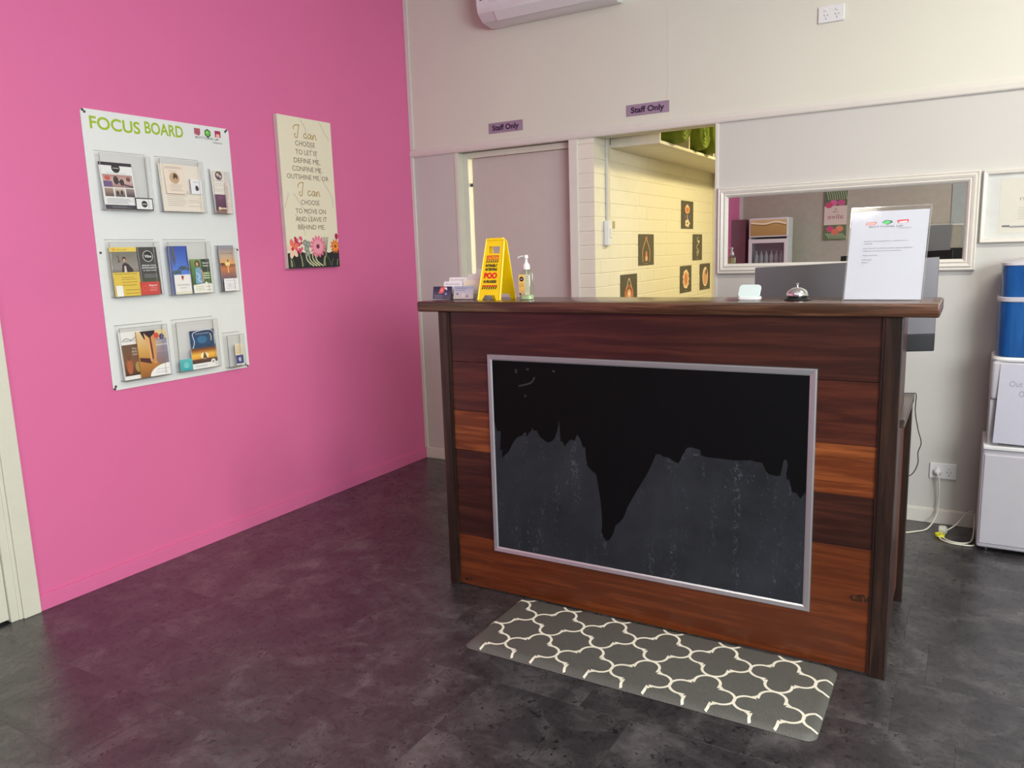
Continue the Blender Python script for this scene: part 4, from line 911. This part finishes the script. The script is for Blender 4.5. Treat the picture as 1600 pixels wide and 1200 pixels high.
# shelf unit with rolled green mats
sh = thing('shelf_unit', 'white open cubby shelf fixed high on the brick wall', 'shelf', (WX, 1.3, 2.02))
sy0, sy1, sx1 = .227, 2.42, 1.65
M().box(WX, sx1, sy0, sy1, 2.016, 2.034).build('bottom_board', SHELFM, sh, bevel=.001)
M().box(WX, sx1, sy0, sy1, 2.44, 2.458).build('top_board', SHELFM, sh, bevel=.001)
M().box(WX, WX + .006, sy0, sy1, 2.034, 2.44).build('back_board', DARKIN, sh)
for k, y in enumerate((sy0, .775, 1.325, 1.875, sy1 - .018)):
    M().box(WX + .006, sx1, y, y + .018, 2.034, 2.44).build('end_panel' if k in (0, 4) else 'divider', SHELFM, sh, bevel=.001)
def roll(y, z, rr, x0, x1, lab):
    t = thing('rolled_mat', lab, 'mat', (x0, y, z - rr), 'green rolled mats on the shelf')
    seg = 40; L = []
    for (k, h) in ((.96, x0), (1.0, x0 + .01), (1.0, x1 - .035), (.985, x1 - .015), (.93, x1 - .003)):
        L.append([(h, y + rr * k * math.cos(2 * PI * i / seg), z + rr * k * math.sin(2 * PI * i / seg)) for i in range(seg)])
    M().loops(L).build('roll', GREEN, t, smooth=True)
    sp = M(); turns = 4; n = 110; pts = []
    for i in range(n):
        a = 2 * PI * turns * i / n; rad = rr * (.12 + .80 * i / n); pts.append((x1 - .001, y + rad * math.cos(a), z + rad * math.sin(a)))
    sp.tube(pts, rr * .045, 5, 1).build('spiral_edge', GREEN, t, smooth=True)
roll(.475, 2.165, .128, 1.36, 1.72, 'green rolled mat in the shelf bay nearest the opening')
roll(.925, 2.150, .112, 1.36, 1.71, 'green rolled mat in the second bay of the shelf')
roll(1.170, 2.155, .118, 1.36, 1.73, 'green rolled mat farthest along the shelf, against the second divider')

# ================================================================== ON THE COUNTER
ZT = 1.2222
# card holders
def card_print(kind):
    if kind == 'navy':
        p = P(.09, .05, C(44, 42, 78)); p.grad(0, 0, 1, 1, [(0, C(76, 68, 92)), (.6, C(52, 46, 84)), (1, C(30, 28, 70))]); p.poly([(.30, .45), (.42, .95), (.66, .98), (.60, .55), (.45, .42)], C(214, 80, 84)); p.ell(.48, .70, .09, C(236, 130, 124)); p.stroke([(.62, .9), (.76, .75), (.70, .95)], .004, WH); p.lines(.1, .6, [.25, .12], .05, C(130, 120, 150)); p.ell(.72, .4, .05, C(170, 150, 220)); return p
    p = P(.09, .05, C(180, 180, 196)); p.grad(0, 0, 1, 1, [(0, C(206, 190, 186)), (.6, C(196, 190, 200)), (1, C(150, 156, 184))]); p.lines(.1, .7, [.8, .65], .05, C(130, 134, 160)); p.ell(.2, .4, .05, C(110, 104, 130)); p.ell(.7, .22, .05, C(130, 110, 120)); p.ell(.5, .3, .1, C(216, 206, 206)); return p
ch = thing('card_holder', 'tiered clear business card holder at the left end of the counter', 'card holder', (1.39, -1.53, ZT))
hx = M()
for x0, x1 in ((1.277, 1.383), (1.384, 1.494)):
    hx.box(x0, x1, -1.588, -1.586, ZT, ZT + .034); hx.box(x0, x0 + .002, -1.586, -1.50, ZT, ZT + .040); hx.box(x1 - .002, x1, -1.586, -1.50, ZT, ZT + .040)
hx.box(1.277, 1.494, -1.588, -1.44, ZT, ZT + .002)
hx.build('front_pockets', ACR, ch)
h2 = M()
for k, (x0, x1, yy, zz) in enumerate(((1.30, 1.50, -1.53, .055), (1.31, 1.51, -1.50, .070), (1.33, 1.52, -1.47, .085))):
    h2.box(x0, x1, yy - .001, yy + .001, ZT + .002, ZT + zz)
h2.build('tier_walls', ACRE, ch)
def card(x0, x1, y, z0, z1, p, lab, n=1, lean=.006):
    q = [(x0, y, z0), (x1, y, z0), (x1 + .003, y + lean, z1), (x0 + .003, y + lean, z1)]
    tag(p.build('business_card', q, thick=.0006 * n, loc=((x0 + x1) / 2, y, z0)), lab, 'card')
card(1.283, 1.377, -1.580, ZT + .003, ZT + .055, card_print('navy'), 'stack of navy cards with red emblem, leftmost on the counter', 8)
card(1.390, 1.488, -1.580, ZT + .003, ZT + .055, card_print('grey'), 'stack of pale patterned grey cards beside the navy cards', 8)
p = P(.09, .06, C(240, 236, 238)); p.text('Beautiful designs', .5, .74, .12, C(140, 110, 130), width=.75); card(1.310, 1.405, -1.538, ZT + .022, ZT + .074, p, 'white card with a printed line standing behind the navy cards', 3)
p = P(.09, .06, C(242, 238, 238)); p.text('Beautiful designs', .45, .76, .12, C(150, 120, 130), width=.75); card(1.318, 1.412, -1.508, ZT + .037, ZT + .090, p, 'white card in the third tier, its printed line above the second', 3)
p = P(.09, .06, C(238, 226, 210)); p.lines(.1, .8, [.6, .4], .06, C(226, 206, 176)); card(1.410, 1.500, -1.538, ZT + .022, ZT + .080, p, 'cream card standing behind the patterned grey cards', 3)
p = P(.09, .06, C(232, 224, 222)); p.ell(.7, .55, .12, C(190, 170, 160)); p.ell(.7, .58, .08, C(232, 224, 222)); card(1.415, 1.505, -1.508, ZT + .04, ZT + .104, p, 'pale card with a faint ring, behind the cream card', 3)
p = P(.09, .06, C(238, 236, 244)); p.ell(.84, .45, .06, C(110, 116, 96)); card(1.435, 1.525, -1.475, ZT + .055, ZT + .122, p, 'highest white card with a small dark dot beside the yellow sign', 3)

# yellow A-frame sign
ps = thing('caution_sign', 'small yellow A-frame caution sign with POO in red on the counter', 'sign', (1.62, -1.56, ZT))
wb_, wt_, hh = .112, .100, .243
def aframe(xc, shift):
    # outline in local (s, t): s across, t up the panel
    return [(-.056, 0), (-.056 + .004, .028), (-.036 + .006, .222), (-.034, .236), (-.027, .243), (.043 - .010, .243), (.040, .236), (.043, .222), (.0565, .02), (.056, 0), (.030, 0), (.024, .018), (-.018, .018), (-.026, 0)]
def panel_pts(y_of, xc, sh):
    return lambda s_, t_: (xc + s_ + sh * t_, y_of(t_), ZT + t_)
def apanel(y0, y1, th, name, xc, sh):
    mm = M(); n_ = Vector((0, -1, 0)) if y1 > y0 else Vector((0, 1, 0))
    def P3(s_, t_, d): yy = y0 + (y1 - y0) * t_ / .243; return (xc + s_ + sh * t_, yy + d, ZT + t_)
    outer = [(-.056, 0), (-.045, .228), (-.042, .238), (-.034, .243), (.034, .243), (.042, .238), (.045, .228), (.056, 0), (.034, 0), (.026, .020), (-.022, .020), (-.034, 0)]
    hole = [(-.027, .186), (.027, .186), (.027, .214), (-.027, .214)]
    bm = bmesh.new()
    def ring(pts, d): return [bm.verts.new(P3(a, b_, d)) for a, b_ in pts]
    fr, bk = ring(outer, 0), ring(outer, th); hf, hb = ring(hole, 0), ring(hole, th)
    for A, B in ((fr, bk), (hf, hb)):
        for i in range(len(A)): bm.faces.new((A[i], A[(i + 1) % len(A)], B[(i + 1) % len(A)], B[i]))
    for A, H_ in ((fr, hf), (bk, hb)):
        # split: left half and right half bridging to the hole
        bm.faces.new((A[0], A[1], A[2], H_[3], H_[0], A[10], A[11]))
        bm.faces.new((A[10], H_[0], H_[1], A[9])); bm.faces.new((A[9], H_[1], H_[2], A[5], A[6], A[7], A[8]))
        bm.faces.new((A[2], A[3], A[4], A[5], H_[2], H_[3]))
    bmesh.ops.recalc_face_normals(bm, faces=bm.faces)
    me = bpy.data.meshes.new(name)
    org = root_loc(ps)
    for v in bm.verts: v.co -= org
    bm.to_mesh(me); bm.free(); me.materials.append(YEL)
    o = bpy.data.objects.new(name, me); COL.objects.link(o); o.parent = ps; return o
XC = 1.586; SHX = .055
apanel(-1.612, -1.566, .004, 'front_leaf', XC, SHX)
apanel(-1.495, -1.556, -.004, 'back_leaf', XC + .004, SHX)
M().tube([(XC + SHX * .243 - .034, -1.561, ZT + .243), (XC + SHX * .243 + .034, -1.561, ZT + .243)], .005, 10, 1).build('hinge', YEL, ps, smooth=True)
# raised rim of the front leaf
rim = M()
def fp3(s_, t_, d=0): return (XC + s_ + SHX * t_, -1.612 + (.046) * t_ / .243 + d, ZT + t_)
rim.tube([fp3(-.052, .004, -.001), fp3(-.042, .226, -.001), fp3(-.034, .239, -.001), fp3(.034, .239, -.001), fp3(.042, .226, -.001), fp3(.052, .004, -.001)], .0026, 6, 3).build('rim', YEL, ps, smooth=True)
q = [fp3(-.05, .02, -.0006), fp3(.05, .02, -.0006), fp3(.05, .19, -.0006), fp3(-.05, .19, -.0006)]
p = P(.10, .17, 'none'); RD = C(206, 38, 30); BK = C(30, 22, 20)
p.rect(.19, .83, .76, .93, RD); p.text('CAUTION', .475, .845, .065, C(250, 200, 40), width=.5, bold=.03)
for k in range(6):
    x = .18 + k * .10; p.poly([(x, .76), (x + .05, .76), (x + .09, .82), (x + .04, .82)], BK)
p.text('INTENSELY', .47, .665, .06, BK, width=.56, bold=.05); p.text('SATISFYING', .47, .575, .06, BK, width=.56, bold=.05)
p.text('POO', .47, .40, .125, C(226, 24, 30), width=.62, bold=.06); p.text('IN PROGRESS', .47, .29, .06, BK, width=.60, bold=.05); p.rect(.12, .205, .84, .235, RD)
for k in range(7):
    x = .11 + k * .105; p.poly([(x, .14), (x + .05, .14), (x + .09, .20), (x + .04, .20)], BK)
p.build('printed_warning', q, ps, label='black and red CAUTION INTENSELY SATISFYING POO IN PROGRESS print')

# sanitiser bottle
sb = thing('sanitiser_bottle', 'clear pump bottle of hand gel with orange label behind the yellow sign', 'bottle', (1.733, -1.555, ZT))
cx, cy = 1.733, -1.555
M().sqlathe([(.024, .018, 0), (.027, .021, .003), (.0275, .021, .012), (.0275, .021, .095), (.026, .019, .106), (.014, .013, .116), (.012, .012, .120)], (cx, cy, ZT), 32, 3).build('bottle_body', GEL, sb, smooth=True)
M().sqlathe([(.0255, .019, .002), (.0258, .0192, .018)], (cx, cy, ZT), 32, 3).build('gel', plain('gel_pale_green', C(196, 214, 176), .15), sb, smooth=True)
M().lathe([(.013, .118), (.0145, .119), (.0145, .135), (.011, .141), (.006, .148), (.005, .160), (.0085, .163), (.0085, .172), (.006, .176)], (cx, cy, ZT), 20).build('pump', WPLAS, sb, smooth=True)
M().tube([(cx + .008, cy, ZT + .170), (cx - .012, cy, ZT + .171), (cx - .032, cy, ZT + .169), (cx - .036, cy, ZT + .165)], .0035, 8).build('nozzle', WPLAS, sb, smooth=True)
M().tube([(cx, cy, ZT + .118), (cx + .002, cy, ZT + .01)], .002, 6, 1).build('dip_tube', WPLAS, sb)
p = P(.05, .085, C(240, 196, 96)); p.grad(0, 0, .56, 1, [(0, C(190, 160, 130)), (.35, C(238, 190, 90)), (1, C(244, 204, 110))]); p.rect(.56, 0, 1, 1, C(206, 214, 180)); p.ell(.27, .78, .2, K); p.stroke([(.18, .80), (.25, .76), (.36, .80)], .002, WH); p.text('sanitiser', .27, .52, .05, C(120, 80, 60), width=.42); p.text('HAND GEL', .27, .42, .05, C(120, 80, 60), width=.42); p.lines(.62, .95, [.9, .8, .7, .6, .5, .4, .3, .2], .015, C(140, 150, 120)); p.rect(.06, .02, .2, .10, C(50, 40, 36))
p.build('label', [(cx - .0245, cy - .0216, ZT + .018), (cx + .0245, cy - .0216, ZT + .018), (cx + .0245, cy - .0216, ZT + .1), (cx - .0245, cy - .0216, ZT + .1)], sb)

# card reader
cr = thing('card_reader', 'small white rounded card reader standing on the counter', 'card reader', (2.607, -1.55, ZT))
X = Matrix.Translation((2.608, -1.560, ZT + .004)) @ Matrix.Rotation(math.radians(38), 4, 'X')
def rbox(hx_, hz_, th, X_, r_=.012):
    mm = M(X_); pts = rrect(-hx_, hx_, 0, 2 * hz_, r_)
    mm.loops([[(a, -b_ * 0 + 0 + d, b_) for a, b_ in [(cx0 * k, hz_ + (cz0 - hz_) * k) for cx0, cz0 in pts]] for k, d in ((.96, 0), (1, .002), (1, th - .002), (.96, th))]); return mm
X = Matrix.Translation((2.608, -1.566, ZT + .010)) @ Matrix.Rotation(math.radians(-38), 4, 'X')
rbox(.037, .0265, .010, X).build('reader', MINT, cr, smooth=True)
M().sqlathe([(.035, .026, 0), (.037, .028, .002), (.037, .028, .009), (.034, .025, .011)], (2.608, -1.542, ZT), 32, 5).build('dock', WPLAS, cr, smooth=True)

# bell
be = thing('service_bell', 'chrome desk bell on a black base', 'bell', (2.768, -1.56, ZT))
M().lathe([(.042, 0), (.043, .003), (.040, .006), (.030, .010), (.030, .013)], (2.768, -1.56, ZT), 36).build('base', BLACKP, be, smooth=True)
dome = [(.0355, .014), (.0362, .016)] + [(.035 * math.cos(math.radians(a)), .017 + .026 * math.sin(math.radians(a))) for a in range(0, 86, 8)]
M().lathe(dome, (2.768, -1.56, ZT), 36).build('dome', CHROME, be, smooth=True)
M().lathe([(.003, .042), (.0025, .046), (.0022, .050), (.0045, .052), (.0045, .055), (.002, .057)], (2.768, -1.56, ZT), 16).build('button', CHROME, be, smooth=True)

# notice in acrylic stand
ns = thing('notice_holder', 'upright clear acrylic stand holding the notice at the right end of the counter', 'sign holder', (3.03, -1.56, ZT))
def nq(x0, x1, t0, t1, off):   # points on the leaning plane (base y=-1.586, leaning back)
    def at(x, t): return (x + .035 * t, -1.586 + .19 * t + off, ZT + t)
    return [at(x0, t0), at(x1, t0), at(x1, t1), at(x0, t1)]
def slab(x0, x1, t0, t1, o0, o1):
    a = nq(x0, x1, t0, t1, o0); b_ = nq(x0, x1, t0, t1, o1); return M().loops([a, b_])
slab(2.913, 3.137, .002, .290, 0, .0015).build('front_sheet', ACR, ns)
slab(2.913, 3.137, .002, .290, .0035, .005).build('back_sheet', ACR, ns)
e_ = M()
for aa in ((2.911, 2.914, .002, .290), (3.136, 3.139, .002, .290), (2.911, 3.139, .289, .292)):
    a = nq(*aa, 0); b_ = nq(*aa, .005); e_.loops([a, b_])
e_.build('polished_edge', ACRE, ns)
M().box(2.913, 3.139, -1.586, -1.50, ZT, ZT + .002).build('foot', ACR, ns)
p = P(.210, .282, C(188, 190, 197))
def g(x0, x1, z, c, hgt=.011): p.rect(x0, z, x1, z + hgt, c)
p.poly([(.20, .872), (.335, .880), (.335, .862), (.31, .845), (.19, .845)], C(200, 110, 110)); p.poly([(.205, .866), (.33, .872), (.30, .850), (.2, .850)], C(226, 170, 160))
p.poly([(.40, .870), (.45, .895), (.53, .888), (.545, .868), (.48, .842)], C(70, 84, 80)); p.poly([(.41, .868), (.46, .888), (.52, .880), (.50, .856), (.46, .848)], C(90, 196, 110))
p.poly([(.595, .888), (.745, .895), (.745, .862), (.62, .855)], C(206, 60, 84)); p.poly([(.62, .872), (.73, .880), (.73, .862), (.63, .856)], C(244, 206, 200))
p.text('BOTTOMS UP', .46, .815, .018, C(90, 84, 92), width=.44); p.text('colonics', .70, .797, .016, C(150, 146, 150), width=.18)
T_ = C(88, 90, 98)
for t_, x, z, wd in (('Should you be unattended by a receptionist, or a', .19, .655, .58), ('treatment.', .19, .628, .12), ('If you are after assistance, please ring the bell and I', .19, .575, .64), ('will be out as soon as I can to assist you.', .19, .545, .50), ('Thank you kindly,', .19, .495, .20), ('Kindest regards,', .19, .445, .13), ('Reception', .19, .415, .09), ('x x', .19, .385, .025)):
    p.text(t_, x, z, .0115, T_, 'l', width=wd)
pq = nq(2.915, 3.134, .004, .278, .0026)
tag(p.build('paper_notice', pq, mat=PRINTM, thick=.0005, loc=(3.02, -1.583, ZT)), 'white printed notice sheet inside the clear stand', 'paper')

# monitor on the lower worktop
mo = thing('computer_monitor', 'large grey and black computer monitor seen from behind the counter', 'monitor', (2.84, -1.12, .8302))
mc = Vector((2.850, -1.165, 0)); roll_ = math.radians(2.3); Wm = .628
def mpt(s_, z, d):   # s across -.5..5, z height above monitor bottom, d depth toward +y
    x = s_ * Wm; yaw = math.radians(5); curve = .09 * (s_ ** 2) * 4 * .25
    X_ = mc.x + x * math.cos(yaw); Y_ = mc.y + x * math.sin(yaw) + curve + d
    return (X_, Y_, .998 + z + x * math.tan(roll_) * .95)
def mshell(z0, z1, d0, d1, n=16, inset=0):
    mm = M(); L = []
    for i in range(n + 1):
        s_ = -.5 + inset + (1 - 2 * inset) * i / n; L.append([mpt(s_, z0, d0), mpt(s_, z1, d0), mpt(s_, z1, d1), mpt(s_, z0, d1)])
    return mm.loops(L)
mshell(.062, .335, 0, .018).build('back_shell', MONG, mo, bevel=.002)
mshell(.0, .062, -.004, .018).build('chin', BLACKP, mo, bevel=.003)
mshell(.0, .335, .018, .026).build('screen', BLACKP, mo)
M().box(2.80, 2.88, -1.17, -1.12, .84, 1.10).build('stand', BLACKP, mo, bevel=.006)
M().box(2.72, 2.96, -1.24, -1.06, .8305, .842).build('stand_base', BLACKP, mo, bevel=.003)

# ================================================================== WATER COOLER
wc = thing('water_cooler', 'white water cooler with blue filter tank at the right edge', 'water cooler', (3.52, -.17, 0))
X0c, X1c = 3.352, 3.68
M().box(X0c, X1c, -.325, -.03, .018, .478).build('lower_cabinet', WPLAS2, wc, bevel=.014, seg=4)
M().box(X0c + .01, X1c - .01, -.329, -.32, .04, .455).build('cabinet_door', WPLAS2, wc, bevel=.004)
M().box(X0c + .002, X1c - .002, -.335, -.03, .478, .497).build('drip_ledge', WPLAS, wc, bevel=.005, seg=3)
u_ = M().box(3.368, 3.412, -.300, -.03, .497, .70); u_.box(3.62, 3.664, -.300, -.03, .497, .70); u_.box(3.412, 3.62, -.10, -.03, .497, .70)
u_.build('niche', WPLAS2, wc, bevel=.004)
M().box(3.366, 3.666, -.312, -.03, .70, .872).build('head', WPLAS2, wc, bevel=.016, seg=4)
M().sqlathe([(.150, .140, .872), (.152, .142, .880), (.146, .136, .890)], (3.517, -.172, 0), 40, 6).build('top_collar', WPLAS, wc, smooth=True)
for x in (3.47, 3.56):
    M().lathe([(.009, 0), (.012, .008), (.012, .03), (.016, .034), (.016, .044)], (x, -.28, .655), 16).build('tap', WPLAS, wc, smooth=True)
for x in (3.39, 3.64):
    for y in (-.29, -.07): M().lathe([(.014, 0), (.016, .002), (.016, .020)], (x, y, 0), 12).build('foot', BLACKP, wc)
M().sqlathe([(.128, .122, .888), (.136, .13, .893), (.139, .133, .915), (.142, .136, 1.130)], (3.517, -.172, 0), 44, 5).build('lower_tank', BLUE, wc, smooth=True)
M().sqlathe([(.143, .137, 1.130), (.146, .140, 1.133), (.146, .140, 1.148), (.143, .137, 1.151)], (3.517, -.172, 0), 44, 5).build('tank_ring', WPLAS2, wc, smooth=True)
M().sqlathe([(.134, .128, 1.151), (.137, .131, 1.285)], (3.517, -.172, 0), 44, 5).build('upper_tank', BLUE, wc, smooth=True)
M().sqlathe([(.137, .131, 1.285), (.140, .134, 1.287), (.138, .132, 1.297), (.10, .096, 1.306), (.06, .06, 1.318)], (3.517, -.172, 0), 44, 5).build('lid', WPLAS2, wc, smooth=True)
M().box(3.49, 3.545, -.308, -.302, .955, 1.06).build('filter_window', BLACKP, wc, bevel=.003)
p = P(.24, .345, C(186, 185, 198)); HT = C(140, 140, 156)
p.text('Out of', .36, .72, .075, HT, width=.36); p.text('Order', .50, .60, .075, HT, width=.30)
q = [(3.388, -.337, .513), (3.615, -.337, .508), (3.620, -.3145, .862), (3.398, -.3145, .862)]
tag(p.build('handwritten_note', q, thick=.0005, loc=(3.5, -.33, .51)), 'white handwritten paper taped to the front of the water cooler', 'paper')

# ================================================================== SEEN IN THE MIRROR, at the front of the shop
fr = thing('display_fridge', 'white glass-door drinks fridge with gold header by the front wall', 'fridge', (.62, -8.25, 0))
M().box(.30, .32, -8.33, -8.0, .1, 1.53).build('side_wall', WPLAS, fr); M().box(.855, .875, -8.33, -8.0, .1, 1.53).build('side_wall', WPLAS, fr)
M().box(.32, .855, -8.33, -8.31, .1, 1.53).build('back_wall', plain('fridge_inside', C(120, 124, 120), .5), fr)
M().box(.30, .875, -8.33, -8.0, 0, .1).build('plinth', BLACKP, fr)
M().box(.30, .875, -8.35, -7.98, 1.53, 1.815).build('header_box', WPLAS, fr, bevel=.01)
p = P(.53, .24, C(196, 160, 84)); p.grad(0, 0, 1, 1, [(0, C(176, 146, 84)), (.6, C(186, 156, 90)), (1, C(220, 200, 150))]); p.stroke([(.02, .72), (.3, .85), (.6, .74), (.98, .82)], .022, C(250, 240, 206)); p.stroke([(.02, .62), (.3, .75), (.6, .64), (.98, .72)], .01, C(110, 84, 40))
p.build('header_print', [(.855, -7.978, 1.55), (.32, -7.978, 1.55), (.32, -7.978, 1.79), (.855, -7.978, 1.79)], fr)
dm = M(); 
dm.box(.30, .35, -7.998, -7.965, .12, 1.50); dm.box(.825, .875, -7.998, -7.965, .12, 1.50); dm.box(.35, .825, -7.998, -7.965, 1.44, 1.50); dm.box(.35, .825, -7.998, -7.965, .12, .18)
d_ = dm.build('door', WPLAS, fr, bevel=.004)
M().box(.35, .825, -7.985, -7.980, .18, 1.44).build('door_glass', GLASS, d_)
for z in (.45, .78, 1.10): M().box(.32, .855, -8.30, -8.03, z, z + .015).build('fridge_shelf', WPLAS, fr)
BC = [plain('drink_clear', C(206, 212, 210), .2), plain('drink_green', C(120, 140, 80), .3), plain('drink_amber', C(186, 150, 96), .3)]
def bot(x, z, mt, lab):
    o = M().lathe([(.026, 0), (.03, .006), (.03, .13), (.024, .15), (.012, .175), (.012, .19), (.014, .192), (.014, .205)], (x, -8.1, z), 14).build('drink_bottle', mt, loc=(x, -8.1, z), smooth=True)
    tag(o, lab, 'bottle', 'bottles in the display fridge')
for k in range(6): bot(.39 + k * .075, 1.1152, BC[0], 'clear drink bottle on the top shelf of the fridge')
for k in range(6): bot(.39 + k * .075, .7952, BC[1 + k % 2], 'green drink bottle on the middle fridge shelf' if k % 2 == 0 else 'amber drink bottle on the middle fridge shelf')
al = thing('alive_canvas', 'narrow floral canvas with the word alive on the front wall', 'canvas', (1.45, -8.57, 1.46))
ax0, ax1, az0, az1 = 1.285, 1.605, 1.457, 2.2
M().box(ax0, ax1, FY + .002, FY + .028, az0, az1).build('canvas_block', plain('canvas_edge_cream', C(206, 198, 184), .7), al)
p = P(.32, .743, C(226, 206, 196)); p.rect(0, .0, 1, .30, C(104, 120, 84)); p.rect(0, .68, 1, 1, C(96, 112, 84))
for k in range(9): p.stroke([(.02 + .09 * k, .02), (.1 + .09 * k, .08), (min(.98, .22 + .09 * k), .13)], .008, C(196, 206, 166), 3); p.stroke([(.02 + .1 * k, .80), (.06 + .1 * k, .9), (min(.98, .12 + .1 * k), .98)], .009, C(190, 200, 160), 3)
for x, y, c_ in ((.3, .22, C(236, 140, 110)), (.72, .22, C(214, 84, 130)), (.5, .16, C(230, 120, 100)), (.25, .74, C(210, 90, 140)), (.6, .74, C(226, 110, 160)), (.8, .70, C(206, 80, 120))):
    p.ell(x, y, .17, c_, ry=.06)
p.text('be', .5, .60, .04, C(150, 120, 126)); p.text('alive', .5, .42, .10, C(176, 110, 126), width=.7); p.text('today', .5, .55, .035, C(150, 120, 126))
p.build('printed_face', [(ax1, FY + .0285, az0), (ax0, FY + .0285, az0), (ax0, FY + .0285, az1), (ax1, FY + .0285, az1)], al, mat=PRINTM)
wbd = thing('notice_board', 'pale low notice board with white top edge leaning on the front wall', 'board', (2.85, -8.5, 1.29))
M().box(2.50, 3.12, -8.50, -8.48, 1.29, 1.60).build('board_panel', plain('board_taupe', C(166, 158, 142), .6), wbd)
M().box(2.48, 3.14, -8.51, -8.47, 1.60, 1.622).build('top_edge', TRIM, wbd)
sc_ = thing('side_cabinet', 'brown and black sideboard below the notice board at the front wall', 'cabinet', (2.85, -8.3, 0))
M().box(2.40, 2.90, -8.56, -8.1, 0, 1.288).build('cabinet_body', W_MID, sc_, bevel=.003)
M().box(2.90, 3.20, -8.56, -8.1, 0, 1.288).build('dark_end', BLACKP, sc_, bevel=.003)
M().box(2.42, 2.88, -8.099, -8.085, .08, 1.25).build('cabinet_door', W_DRK, sc_, bevel=.002)
M().box(2.84, 2.855, -8.085, -8.07, .6, .75).build('handle', ALU, sc_, bevel=.002)
